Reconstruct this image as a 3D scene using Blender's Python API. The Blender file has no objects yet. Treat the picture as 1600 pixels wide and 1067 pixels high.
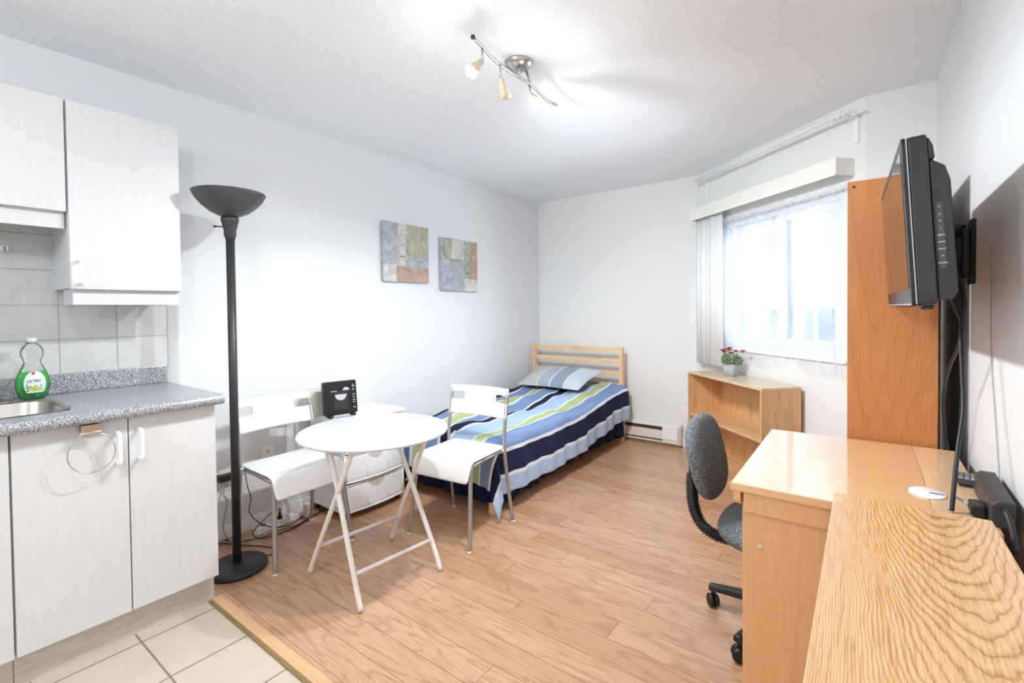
import bpy, bmesh, math, random
from mathutils import Vector, Matrix, Euler
R = math.radians
PI = math.pi
S = bpy.context.scene
C = S.collection
random.seed(7)

# ------------------------------------------------------------------ camera
cam_d = bpy.data.cameras.new('camera')
cam = bpy.data.objects.new('camera', cam_d); C.objects.link(cam)
cam_d.sensor_fit = 'HORIZONTAL'; cam_d.sensor_width = 36.0
cam_d.lens = 741.68 / 1600 * 36
cam_d.shift_y = -(533.5 - 497.54) / 1600
cam_d.clip_start = 0.03; cam_d.clip_end = 4000
yaw, pitch, roll = R(36.655), R(-1.0584), R(-0.6368)
fw = Vector((-math.sin(yaw)*math.cos(pitch), math.cos(yaw)*math.cos(pitch), math.sin(pitch)))
rt = Vector((math.cos(yaw), math.sin(yaw), 0)); up = rt.cross(fw)
rt2 = rt*math.cos(roll) + up*math.sin(roll); up2 = -rt*math.sin(roll) + up*math.cos(roll)
M = Matrix((rt2, up2, -fw)).transposed().to_4x4(); M.translation = Vector((0, 0, 1.27))
cam.matrix_world = M
S.camera = cam

# ------------------------------------------------------------------ world, exposure
S.view_settings.view_transform = 'Standard'; S.view_settings.look = 'None'
S.view_settings.gamma = 1.0; S.view_settings.exposure = 0.95
S.view_settings.use_curve_mapping = False
S.cycles.use_denoising = True
S.cycles.max_bounces = 14; S.cycles.diffuse_bounces = 7; S.cycles.glossy_bounces = 5
S.cycles.transparent_max_bounces = 24; S.cycles.transmission_bounces = 10
S.cycles.sample_clamp_indirect = 6.0
S.cycles.caustics_reflective = False; S.cycles.caustics_refractive = False
W = bpy.data.worlds.new('sky'); S.world = W; W.use_nodes = True
bg = W.node_tree.nodes['Background']
bg.inputs[0].default_value = (0.84, 0.92, 1.0, 1); bg.inputs[1].default_value = 7.0

def lamp(name, loc, power, radius, color=(1, 1, 1), kind='POINT'):
    d = bpy.data.lights.new(name, kind); d.energy = power; d.shadow_soft_size = radius; d.color = color
    o = bpy.data.objects.new(name, d); C.objects.link(o); o.location = loc
    return o
# the two lit spots of the track light, and the kitchen ceiling lamp behind the camera
P_TRACK, P_KITCHEN = 30.0, 8.0
def spotlamp(loc, aim, power):
    o = lamp('track_and_fill_light', loc, power, 0.022, (0.93, 0.97, 1), 'SPOT'); o.data.spot_size = R(176); o.data.spot_blend = .5
    o.rotation_euler = Vector(aim).to_track_quat('-Z', 'Y').to_euler()
spotlamp((-1.268, 1.44, 2.19), (.0, -.1, -1), P_TRACK)
spotlamp((-1.215, 1.85, 2.19), (.1, .1, -1), P_TRACK*1.25)
far = lamp('track_and_fill_light', (-1.30, 1.74, 2.19), 29.0, 0.022, (0.93, 0.97, 1), 'SPOT'); far.data.spot_size = R(130); far.data.spot_blend = 1
far.rotation_euler = Vector((.1, 1, -.42)).to_track_quat('-Z', 'Y').to_euler()      # added fill set at the middle head, aimed to brighten the far end
lamp('kitchen_lamp_light', (-1.15, 0.08, 2.14), P_KITCHEN, 0.04, (0.95, 0.98, 1))
lamp('added_fill_light', (-1.2, -1.55, 2.20), 23.0, 0.12, (0.93, 0.97, 1))  # added fill lamp behind the camera, evens out the room
lamp('track_bulb_glow', (-1.268, 1.44, 2.19), 1.2, 0.03, (0.92, 0.97, 1)); lamp('track_bulb_glow', (-1.215, 1.85, 2.19), 1.2, 0.03, (0.92, 0.97, 1))

# ------------------------------------------------------------------ material helpers
def lin(c):
    return tuple((v/12.92 if v <= .04045 else ((v+.055)/1.055)**2.4) for v in c)
def rgb(r, g, b): return lin((r/255, g/255, b/255)) + (1,)
MATS = {}
class NT:
    def __init__(s, name):
        s.m = bpy.data.materials.new(name); s.m.use_nodes = True; s.t = s.m.node_tree
        s.b = s.t.nodes['Principled BSDF']; s.out = s.t.nodes['Material Output']
    def n(s, typ, **kw):
        nd = s.t.nodes.new(typ)
        for k, v in kw.items():
            if k in nd.inputs.keys() if isinstance(k, str) else False: nd.inputs[k].default_value = v
            else: setattr(nd, k, v)
        return nd
    def l(s, a, b): s.t.links.new(a, b)
    def coord(s, kind='Object', scale=(1, 1, 1), loc=(0, 0, 0), rot=(0, 0, 0)):
        tc = s.n('ShaderNodeTexCoord'); mp = s.n('ShaderNodeMapping')
        mp.inputs['Scale'].default_value = scale; mp.inputs['Location'].default_value = loc
        mp.inputs['Rotation'].default_value = rot
        s.l(tc.outputs[kind], mp.inputs['Vector']); return mp.outputs[0]
    def noise(s, vec, scale=5, detail=3, rough=.5, dist=0):
        nd = s.n('ShaderNodeTexNoise'); nd.inputs['Scale'].default_value = scale
        nd.inputs['Detail'].default_value = detail; nd.inputs['Roughness'].default_value = rough
        nd.inputs['Distortion'].default_value = dist
        if vec is not None: s.l(vec, nd.inputs['Vector'])
        return nd.outputs['Fac']
    def ramp(s, fac, stops, interp='LINEAR'):
        nd = s.n('ShaderNodeValToRGB'); cr = nd.color_ramp; cr.interpolation = interp
        while len(cr.elements) > 1: cr.elements.remove(cr.elements[-1])
        cr.elements[0].position = stops[0][0]; cr.elements[0].color = stops[0][1]
        for p, c in stops[1:]:
            e = cr.elements.new(p); e.color = c
        s.l(fac, nd.inputs[0]); return nd.outputs[0]
    def mix(s, fac, a, b, blend='MIX'):
        nd = s.n('ShaderNodeMix'); nd.data_type = 'RGBA'; nd.blend_type = blend
        for sock, v in ((nd.inputs[0], fac), (nd.inputs[6], a), (nd.inputs[7], b)):
            if hasattr(v, 'links'): s.l(v, sock)
            else: sock.default_value = v
        return nd.outputs[2]
    def math(s, op, a, b=0.0):
        nd = s.n('ShaderNodeMath'); nd.operation = op
        for sock, v in ((nd.inputs[0], a), (nd.inputs[1], b)):
            if hasattr(v, 'links'): s.l(v, sock)
            else: sock.default_value = v
        return nd.outputs[0]
    def bump(s, h, strength=.2, dist=.002):
        nd = s.n('ShaderNodeBump'); nd.inputs['Strength'].default_value = strength
        nd.inputs['Distance'].default_value = dist; s.l(h, nd.inputs['Height'])
        s.l(nd.outputs[0], s.b.inputs['Normal'])
    def base(s, c):
        if hasattr(c, 'links'): s.l(c, s.b.inputs['Base Color'])
        else: s.b.inputs['Base Color'].default_value = c
    def set(s, **kw):
        for k, v in kw.items(): s.b.inputs[k.replace('_', ' ')].default_value = v
def plain(name, col, rough=.5, metal=0, noise_amt=.04, nscale=40, bump=0, coat=0, spec=.5):
    t = NT(name); v = t.coord()
    nz = t.noise(v, nscale, 3)
    a = tuple(max(0, c*(1-noise_amt)) for c in col[:3]) + (1,); b = tuple(min(1, c*(1+noise_amt)) for c in col[:3]) + (1,)
    t.base(t.ramp(nz, [(.3, a), (.7, b)]))
    t.set(Roughness=rough, Metallic=metal, Coat_Weight=coat)
    t.b.inputs['Specular IOR Level'].default_value = spec
    if bump: t.bump(nz, bump, .001)
    return t.m
def wood(name, light, dark, axis='y', rings=9, streak=60, rough=.35, contrast=1, coat=0, coat_rough=.08, cath=5, pores=.35, off=(0, 0, 0)):
    """grain running along one local axis: broad cathedral figure, fine streaks and pores"""
    t = NT(name)
    sc = {'x': (.18, 1, 1), 'y': (1, .18, 1), 'z': (1, 1, .18)}[axis]
    v = t.coord('Object', sc, off)
    big = t.noise(v, 1.6, 2, .5, .3)
    wv = t.math('MULTIPLY', big, rings*cath)
    band = t.math('PINGPONG', wv, .5)
    sc2 = {'x': (.03, 1, 1), 'y': (1, .03, 1), 'z': (1, 1, .03)}[axis]
    v2 = t.coord('Object', sc2, off)
    fine = t.noise(v2, streak*7, 3, .6)
    mid = t.noise(v2, streak*2.2, 3, .6)
    lines = t.ramp(band, [(0, (1, 1, 1, 1)), (.16*contrast, (.25, .25, .25, 1)), (.5, (0, 0, 0, 1))])
    m1 = t.math('MULTIPLY', lines, .55*contrast)
    f1 = t.math('MULTIPLY', t.ramp(fine, [(.48, (0, 0, 0, 1)), (.62, (1, 1, 1, 1))]), pores*.8)
    f2 = t.math('MULTIPLY', t.ramp(mid, [(.4, (0, 0, 0, 1)), (.7, (1, 1, 1, 1))]), .25)
    tot = t.math('ADD', t.math('ADD', m1, f1), f2)
    t.base(t.ramp(tot, [(0, light), (1.0, dark)]))
    t.set(Roughness=rough, Coat_Weight=coat, Coat_Roughness=coat_rough)
    t.bump(fine, .08, .001)
    return t.m

def m_wall(name, col, b=.12):
    t = NT(name); v = t.coord()
    nz = t.noise(v, 120, 4)
    t.base(t.mix(t.noise(v, 1.3, 2), col, tuple(c*.985 for c in col[:3])+(1,)))
    t.set(Roughness=.62); t.b.inputs['Specular IOR Level'].default_value = .25
    t.bump(nz, b, .002); return t.m
M_WALL = m_wall('wall_paint', rgb(222, 224, 226))
M_WALL2 = m_wall('wall_paint_lightened', rgb(232, 233, 232))  # lighter tone, brightens the far walls through their colour
M_TRIM = plain('trim_paint', rgb(242, 242, 241), .4, 0, .008)
def m_ceiling():
    t = NT('popcorn_ceiling'); v = t.coord()
    a = t.noise(v, 75, 3, .6); vo = t.n('ShaderNodeTexVoronoi'); vo.inputs['Scale'].default_value = 110
    t.l(v, vo.inputs['Vector'])
    h = t.math('ADD', a, t.math('MULTIPLY', vo.outputs['Distance'], -.8))
    t.base(t.ramp(h, [(-.0, rgb(240, 244, 248)), (.45, rgb(246, 250, 253))]))
    t.set(Roughness=.9); t.b.inputs['Specular IOR Level'].default_value = .1
    t.bump(h, .5, .009); return t.m
M_CEIL = m_ceiling()

def m_floor():
    t = NT('laminate_planks'); v = t.coord('Object', (1, 1, 1), (.2, .035, 0))
    br = t.n('ShaderNodeTexBrick'); br.offset = 0; br.squash = 1
    br.inputs['Scale'].default_value = 1; br.inputs['Brick Width'].default_value = 1.25
    sp = t.n('ShaderNodeSeparateXYZ'); t.l(v, sp.inputs[0])
    row = t.math('FLOOR', t.math('DIVIDE', sp.outputs[1], .121))
    wn = t.n('ShaderNodeTexWhiteNoise'); wn.noise_dimensions = '1D'; t.l(row, wn.inputs['W'])
    cb = t.n('ShaderNodeCombineXYZ'); t.l(t.math('ADD', sp.outputs[0], t.math('MULTIPLY', wn.outputs['Value'], 1.25)), cb.inputs[0]); t.l(sp.outputs[1], cb.inputs[1])
    v = cb.outputs[0]
    br.inputs['Row Height'].default_value = .121; br.inputs['Mortar Size'].default_value = .0013
    br.inputs['Mortar Smooth'].default_value = .1; br.inputs['Bias'].default_value = 0
    br.inputs['Color1'].default_value = (0, 0, 0, 1); br.inputs['Color2'].default_value = (1, 1, 1, 1)
    br.inputs['Mortar'].default_value = (.5, .5, .5, 1)
    t.l(v, br.inputs['Vector'])
    # offset the grain on each plank
    sep = t.n('ShaderNodeSeparateColor'); t.l(br.outputs['Color'], sep.inputs[0])
    rnd = sep.outputs[0]
    off = t.n('ShaderNodeCombineXYZ'); t.l(t.math('MULTIPLY', rnd, 13.7), off.inputs[0]); t.l(t.math('MULTIPLY', rnd, 7.3), off.inputs[1])
    add = t.n('ShaderNodeVectorMath'); add.operation = 'ADD'; t.l(v, add.inputs[0]); t.l(off.outputs[0], add.inputs[1])
    mp = t.n('ShaderNodeMapping'); mp.inputs['Scale'].default_value = (.9, 7, 1); t.l(add.outputs[0], mp.inputs['Vector'])
    big = t.noise(mp.outputs[0], 1.3, 3, .5, .6)
    band = t.math('PINGPONG', t.math('MULTIPLY', big, 9), .5)
    mp2 = t.n('ShaderNodeMapping'); mp2.inputs['Scale'].default_value = (3, 90, 1); t.l(add.outputs[0], mp2.inputs['Vector'])
    fine = t.noise(mp2.outputs[0], 2.2, 4, .65)
    tone = t.ramp(rnd, [(0, rgb(197, 155, 123)), (.5, rgb(205, 165, 132)), (1, rgb(190, 146, 113))])
    c = t.mix(t.ramp(band, [(0, (.5, .5, .5, 1)), (.25, (0, 0, 0, 1))]), tone, rgb(158, 111, 78))
    c = t.mix(t.ramp(fine, [(.45, (0, 0, 0, 1)), (.72, (.6, .6, .6, 1))]), c, rgb(150, 103, 72))
    c = t.mix(t.math('MULTIPLY', br.outputs['Fac'], .75), c, rgb(105, 66, 40))
    t.base(c); t.set(Roughness=.27, Coat_Weight=.25, Coat_Roughness=.18)
    t.bump(t.math('SUBTRACT', 1.0, br.outputs['Fac']), .3, .001)
    return t.m
M_FLOOR = m_floor()
def m_tile(name, w, h, size, off, c1, c2, grout, axes='xy', rough=.35, vein=None):
    t = NT(name)
    tc = t.n('ShaderNodeTexCoord'); sp = t.n('ShaderNodeSeparateXYZ'); t.l(tc.outputs['Object'], sp.inputs[0])
    cb = t.n('ShaderNodeCombineXYZ')
    t.l(t.math('ADD', sp.outputs['XYZ'.index(axes[0].upper())], off[0]), cb.inputs[0])
    t.l(t.math('ADD', sp.outputs['XYZ'.index(axes[1].upper())], off[1]), cb.inputs[1])
    v = cb.outputs[0]
    br = t.n('ShaderNodeTexBrick'); br.offset = 0; br.squash = 1
    br.inputs['Scale'].default_value = 1; br.inputs['Brick Width'].default_value = w
    br.inputs['Row Height'].default_value = h; br.inputs['Mortar Size'].default_value = size
    br.inputs['Mortar Smooth'].default_value = .2
    br.inputs['Color1'].default_value = (0, 0, 0, 1); br.inputs['Color2'].default_value = (1, 1, 1, 1)
    t.l(v, br.inputs['Vector'])
    nz = t.noise(v, 9, 5, .6, .6); n2 = t.noise(v, 40, 3)
    c = t.mix(nz, c1, c2); c = t.mix(t.math('MULTIPLY', n2, .25), c, c1)
    if vein:
        vn = t.noise(v, 14, 4, .6, 1.6)
        c = t.mix(t.ramp(vn, [(.47, (0, 0, 0, 1)), (.5, (.22, .22, .22, 1)), (.53, (0, 0, 0, 1))]), c, vein)
    c = t.mix(br.outputs['Fac'], c, grout)
    t.base(c); t.set(Roughness=rough)
    t.bump(t.math('SUBTRACT', t.math('MULTIPLY', nz, .15), br.outputs['Fac']), .35, .002)
    return t.m
M_TILE = m_tile('beige_floor_tile', .2965, .2965, .004, (2.2435+.2965*9, -.5915+.2965*20), rgb(210, 198, 180), rgb(188, 174, 154), rgb(136, 124, 108), 'xy', .3)
M_SPLASH = m_tile('grey_marble_wall_tile', .204, .1535, .0022, (-.49+.204*30, -1.0050), rgb(214, 214, 212), rgb(186, 186, 185), rgb(160, 160, 158), 'yz', .25, rgb(150, 150, 150))
def m_speckle():
    t = NT('speckled_laminate'); v = t.coord()
    a = t.noise(v, 260, 2, .6); b = t.noise(v, 420, 2, .5)
    c = t.ramp(a, [(.36, rgb(68, 70, 76)), (.47, rgb(120, 122, 128)), (.54, rgb(150, 152, 158)), (.64, rgb(215, 216, 220))])
    c = t.mix(t.ramp(b, [(.6, (0, 0, 0, 1)), (.66, (1, 1, 1, 1))]), c, rgb(235, 235, 238))
    t.base(c); t.set(Roughness=.22); return t.m
M_COUNTER = m_speckle()
def m_cab():
    t = NT('white_ash_cabinet'); v = t.coord('Object', (1, 1, .06)); nz = t.noise(v, 90, 4, .6, .3)
    t.base(t.ramp(nz, [(.3, rgb(208, 209, 210)), (.7, rgb(214, 215, 217))])); t.set(Roughness=.38)
    t.bump(nz, .12, .001); return t.m
M_CAB = m_cab()
def m_kick():
    t = NT('toe_kick_board'); v = t.coord('Object', (1, .08, 1)); nz = t.noise(v, 110, 4, .6, .3)
    t.base(t.ramp(nz, [(.3, rgb(188, 182, 172)), (.7, rgb(212, 207, 199))])); t.set(Roughness=.5); return t.m
M_KICK = m_kick()
M_DARKGAP = plain('dark_carcass_edge', rgb(60, 58, 55), .8)
M_WPLASTIC = plain('white_plastic', rgb(240, 240, 240), .28, 0, .008, spec=.5)
M_WPLASTIC2 = plain('white_handle_plastic', rgb(244, 244, 244), .35)
M_BEIGEPL = plain('beige_plastic', rgb(196, 196, 184), .45)
def m_translucent():
    t = NT('milky_drawer_plastic'); t.base(rgb(236, 238, 240)); t.set(Roughness=.35)
    t.b.inputs['Subsurface Weight'].default_value = .2; t.b.inputs['Subsurface Radius'].default_value = (.01, .01, .01)
    t.bump(t.noise(t.coord('Object', (1, 1, 1)), 180, 2), .05, .001); return t.m
M_MILKY = m_translucent()
M_WMETAL = plain('white_enamel_metal', rgb(232, 230, 227), .35, 0, .01)
M_SILVER = plain('silver_painted_metal', rgb(168, 166, 163), .35, .55)
M_CHROME = plain('brushed_nickel', rgb(195, 193, 190), .25, 1)
M_STEEL = plain('stainless_steel', rgb(175, 170, 162), .28, 1)
M_BLACKM = plain('black_textured_metal', rgb(44, 44, 46), .42, .0, .15, 400, .15)
M_BLACKP = plain('black_plastic', rgb(26, 26, 28), .38)
M_BLACKR = plain('black_rubber_cord', rgb(24, 24, 28), .45)
M_DGREY = plain('dark_grey_plastic', rgb(44, 44, 47), .45, 0, .1, 500)
M_GREYCORD = plain('grey_cord', rgb(170, 170, 172), .5)
M_GLOSSBLACK = plain('glossy_black', rgb(10, 10, 12), .06, spec=.9)
M_RED = plain('red_plastic', rgb(200, 30, 40), .4)
M_LILAC = plain('pale_pink_plastic', rgb(228, 208, 216), .4)
M_SILVERPL = plain('silver_plastic', rgb(200, 200, 204), .3, .3)
M_OAKSHELF = wood('oak_veneer_bookcase', rgb(232, 190, 138), rgb(168, 112, 64), 'z', 7, 70, .42, .55, 0, .1, 2.5, .55)
M_OAKSHELFX = wood('oak_veneer_shelf', rgb(232, 192, 142), rgb(174, 120, 74), 'x', 5, 70, .4, .8, 0, .1, 3, .35)
M_PALETOP = wood('pale_top_veneer', rgb(222, 200, 168), rgb(180, 148, 108), 'x', 5, 60, .3, .7, .3, .1, 3, .3)
M_MAPLE = wood('maple_desk_top', rgb(226, 184, 138), rgb(196, 146, 98), 'x', 4, 50, .22, .5, 1, .06, 3, .2)
M_MAPLE2 = wood('maple_desk_strip', rgb(232, 196, 156), rgb(208, 164, 122), 'y', 4, 50, .25, .45, .8, .08, 3, .2)
M_PANEL = wood('maple_desk_panel', rgb(222, 178, 130), rgb(190, 140, 92), 'z', 5, 60, .4, .4, 0, .1, 3, .3)
M_CHERRY = wood('cherry_wardrobe_panel', rgb(196, 130, 76), rgb(150, 88, 44), 'z', 6, 60, .38, .45, 0, .1, 3, .4)
def m_oaktop():
    t = NT('bold_oak_top'); tc = t.n('ShaderNodeTexCoord'); sp = t.n('ShaderNodeSeparateXYZ'); t.l(tc.outputs['Object'], sp.inputs[0])
    w1 = t.noise(t.coord('Object', (1, .35, 1)), 5, 3, .5); w2 = t.noise(t.coord('Object', (1, .5, 1)), 38, 3, .6)
    xw = t.math('ADD', t.math('SUBTRACT', sp.outputs[0], .055), t.math('MULTIPLY', t.math('SUBTRACT', w1, .5), .10))
    f = t.math('SUBTRACT', sp.outputs[1], t.math('MULTIPLY', t.math('MULTIPLY', xw, xw), 34.0))
    f = t.math('ADD', t.math('MULTIPLY', f, 19.0), t.math('MULTIPLY', w2, 1.1))
    band = t.math('FRACT', f)
    ln_ = t.ramp(band, [(0, (.75, .75, .75, 1)), (.10, (1, 1, 1, 1)), (.22, (.35, .35, .35, 1)), (.55, (0, 0, 0, 1)), (1, (.25, .25, .25, 1))])
    pr_ = t.noise(t.coord('Object', (1, .04, 1)), 300, 3, .6)
    tot = t.math('ADD', t.math('MULTIPLY', ln_, .55), t.math('MULTIPLY', t.ramp(pr_, [(.45, (0, 0, 0, 1)), (.65, (1, 1, 1, 1))]), .3))
    t.base(t.ramp(tot, [(0, rgb(220, 182, 136)), (.5, rgb(188, 138, 90)), (1, rgb(140, 92, 54))]))
    t.set(Roughness=.32, Coat_Weight=.4, Coat_Roughness=.15); t.bump(pr_, .06, .001); return t.m
M_OAKTOP = m_oaktop()
M_PINE = wood('pine_bed', rgb(232, 200, 164), rgb(200, 150, 106), 'z', 4, 40, .5, .6, 0, .1, 3, .2)
M_PINEX = wood('pine_bed_rail', rgb(234, 204, 168), rgb(196, 144, 100), 'x', 4, 40, .5, .6, 0, .1, 3, .2)
M_DBROWN = plain('dark_brown_board', rgb(70, 46, 32), .7)
M_THRESH = wood('threshold_wood', rgb(222, 182, 138), rgb(180, 130, 88), 'x', 4, 60, .4, .6)

# stripes of the comforter in metres from the hem nearest the room (UV x = metres / 2)
NAVY, WHT, LB, BLU, GRN = rgb(22, 30, 62), rgb(222, 230, 240), rgb(170, 192, 220), rgb(122, 146, 186), rgb(178, 190, 134)
SEQ = [(0, LB), (.10, WHT), (.12, NAVY), (.255, WHT), (.28, BLU), (.40, WHT), (.415, GRN), (.50, WHT), (.515, LB), (.66, WHT), (.68, NAVY),
       (.765, WHT), (.785, BLU), (.91, WHT), (.93, GRN), (1.03, WHT), (1.05, BLU), (1.17, WHT), (1.19, NAVY), (1.3, LB)]
def m_stripes():
    t = NT('striped_comforter')
    tc = t.n('ShaderNodeTexCoord'); sp = t.n('ShaderNodeSeparateXYZ'); t.l(tc.outputs['UV'], sp.inputs[0])
    c = t.ramp(sp.outputs[0], [(p/2, col) for p, col in SEQ], 'CONSTANT')
    nz = t.noise(t.coord('Object', (1, 1, 1)), 60, 4); n2 = t.noise(t.coord('Object'), 700, 2)
    c = t.mix(t.math('MULTIPLY', n2, .06), c, rgb(120, 130, 150))
    t.base(c); t.set(Roughness=.85); t.b.inputs['Specular IOR Level'].default_value = .2
    n3 = t.noise(t.coord('Object', (1, 1, 1)), 14, 3, .6, 1.0)
    t.bump(t.math('ADD', t.math('MULTIPLY', nz, .3), n3), .5, .012); return t.m
M_STRIPE = m_stripes()
def m_pillow():
    t = NT('striped_pillowcase')
    tc = t.n('ShaderNodeTexCoord'); sp = t.n('ShaderNodeSeparateXYZ'); t.l(tc.outputs['UV'], sp.inputs[0])
    G = rgb(178, 188, 188); G2 = rgb(186, 194, 190); G3 = rgb(164, 174, 186); D = rgb(138, 152, 170); L2 = rgb(196, 208, 216); Wt = rgb(212, 220, 222)
    c = t.ramp(sp.outputs[0], [(0, rgb(176, 192, 208)), (.12, G2), (.33, Wt), (.35, G3), (.53, Wt), (.555, D), (.76, Wt), (.78, L2)], 'CONSTANT')
    n2 = t.noise(t.coord('Object'), 500, 2)
    t.base(t.mix(t.math('MULTIPLY', n2, .3), c, rgb(160, 170, 175))); t.set(Roughness=.85)
    t.bump(t.noise(t.coord('Object'), 18, 3, .5, .6), .4, .008); return t.m
M_PILLOW = m_pillow()
M_NAVY = plain('navy_fabric', rgb(20, 28, 58), .9, 0, .15, 60, .3, spec=.15)
M_SHEET = plain('pale_sheet', rgb(200, 205, 215), .9)
def m_chairfabric():
    t = NT('charcoal_tweed'); v = t.coord(); a = t.noise(v, 300, 2, .7)
    t.base(t.ramp(a, [(.35, rgb(44, 48, 54)), (.5, rgb(98, 102, 108)), (.66, rgb(176, 180, 184))]))
    t.set(Roughness=.95); t.b.inputs['Specular IOR Level'].default_value = .1
    t.bump(a, .4, .002); return t.m
M_TWEED = m_chairfabric()
def m_sheer():
    t = NT('sheer_voile'); t.t.nodes.remove(t.b)
    tr = t.n('ShaderNodeBsdfTransparent'); tr.inputs[0].default_value = (.97, .98, 1, 1)
    tl = t.n('ShaderNodeBsdfTranslucent'); tl.inputs[0].default_value = (.93, .95, .98, 1)
    df = t.n('ShaderNodeBsdfDiffuse'); df.inputs[0].default_value = (.9, .92, .95, 1)
    m1 = t.n('ShaderNodeMixShader'); m1.inputs[0].default_value = .5; t.l(tl.outputs[0], m1.inputs[1]); t.l(df.outputs[0], m1.inputs[2])
    v = t.coord('Object', (400, 400, 400)); wv = t.noise(v, 1, 1)
    lw = t.n('ShaderNodeLayerWeight'); lw.inputs[0].default_value = .35
    f = t.math('ADD', t.math('MULTIPLY', lw.outputs['Facing'], .34), .05)
    f = t.math('ADD', f, t.math('MULTIPLY', wv, .12))
    m2 = t.n('ShaderNodeMixShader'); t.l(f, m2.inputs[0]); t.l(tr.outputs[0], m2.inputs[1]); t.l(m1.outputs[0], m2.inputs[2])
    t.l(m2.outputs[0], t.out.inputs[0]); return t.m
M_SHEER = m_sheer()
def m_glass(name='window_glass', tint=(.97, .99, 1, 1)):
    t = NT(name); t.t.nodes.remove(t.b)
    tr = t.n('ShaderNodeBsdfTransparent'); tr.inputs[0].default_value = tint
    gl = t.n('ShaderNodeBsdfGlossy'); gl.inputs['Roughness'].default_value = .02
    fr = t.n('ShaderNodeFresnel'); fr.inputs[0].default_value = 1.45
    nz = t.noise(t.coord(), 3, 1); fac = t.math('MULTIPLY', fr.outputs[0], t.math('ADD', .9, t.math('MULTIPLY', nz, .1)))
    m = t.n('ShaderNodeMixShader'); t.l(fac, m.inputs[0]); t.l(tr.outputs[0], m.inputs[1]); t.l(gl.outputs[0], m.inputs[2])
    t.l(m.outputs[0], t.out.inputs[0]); return t.m
M_GLASS = m_glass()
M_BOTTLE = m_glass('clear_bottle_plastic', (.95, .97, .97, 1))
def m_soap():
    t = NT('green_dish_soap'); t.set(Roughness=.08, IOR=1.33)
    t.b.inputs['Transmission Weight'].default_value = .3
    nz = t.noise(t.coord(), 20, 2); t.base(t.ramp(nz, [(.3, rgb(40, 215, 80)), (.7, rgb(110, 240, 110))])); return t.m
M_SOAP = m_soap()
def m_emit(name, col, st):
    t = NT(name); t.t.nodes.remove(t.b); e = t.n('ShaderNodeEmission'); e.inputs[0].default_value = col
    nz = t.noise(t.coord(), 5, 1); t.l(t.math('ADD', st, t.math('MULTIPLY', nz, st*.05)), e.inputs[1])
    t.l(e.outputs[0], t.out.inputs[0]); return t.m
M_BULB = m_emit('lit_bulb', (1, .98, .95, 1), 14)
M_FROST = plain('frosted_lamp_glass', rgb(236, 232, 224), .5)
M_MARBLEGL = plain('alabaster_spot_shade', rgb(214, 196, 172), .4, 0, .2, 30)
M_POT = plain('grey_ceramic_pot', rgb(172, 176, 186), .45, 0, .08, 200)
M_LEAF = plain('green_leaf', rgb(96, 138, 70), .6, 0, .35, 30)
M_PETAL = plain('crimson_petal', rgb(186, 26, 60), .6, 0, .3, 60)
M_SNOW = plain('far_ground', rgb(214, 220, 228), .9, 0, .1, .05)
M_FARB = plain('far_building', rgb(228, 232, 236), .9, 0, .1, .5)

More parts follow.
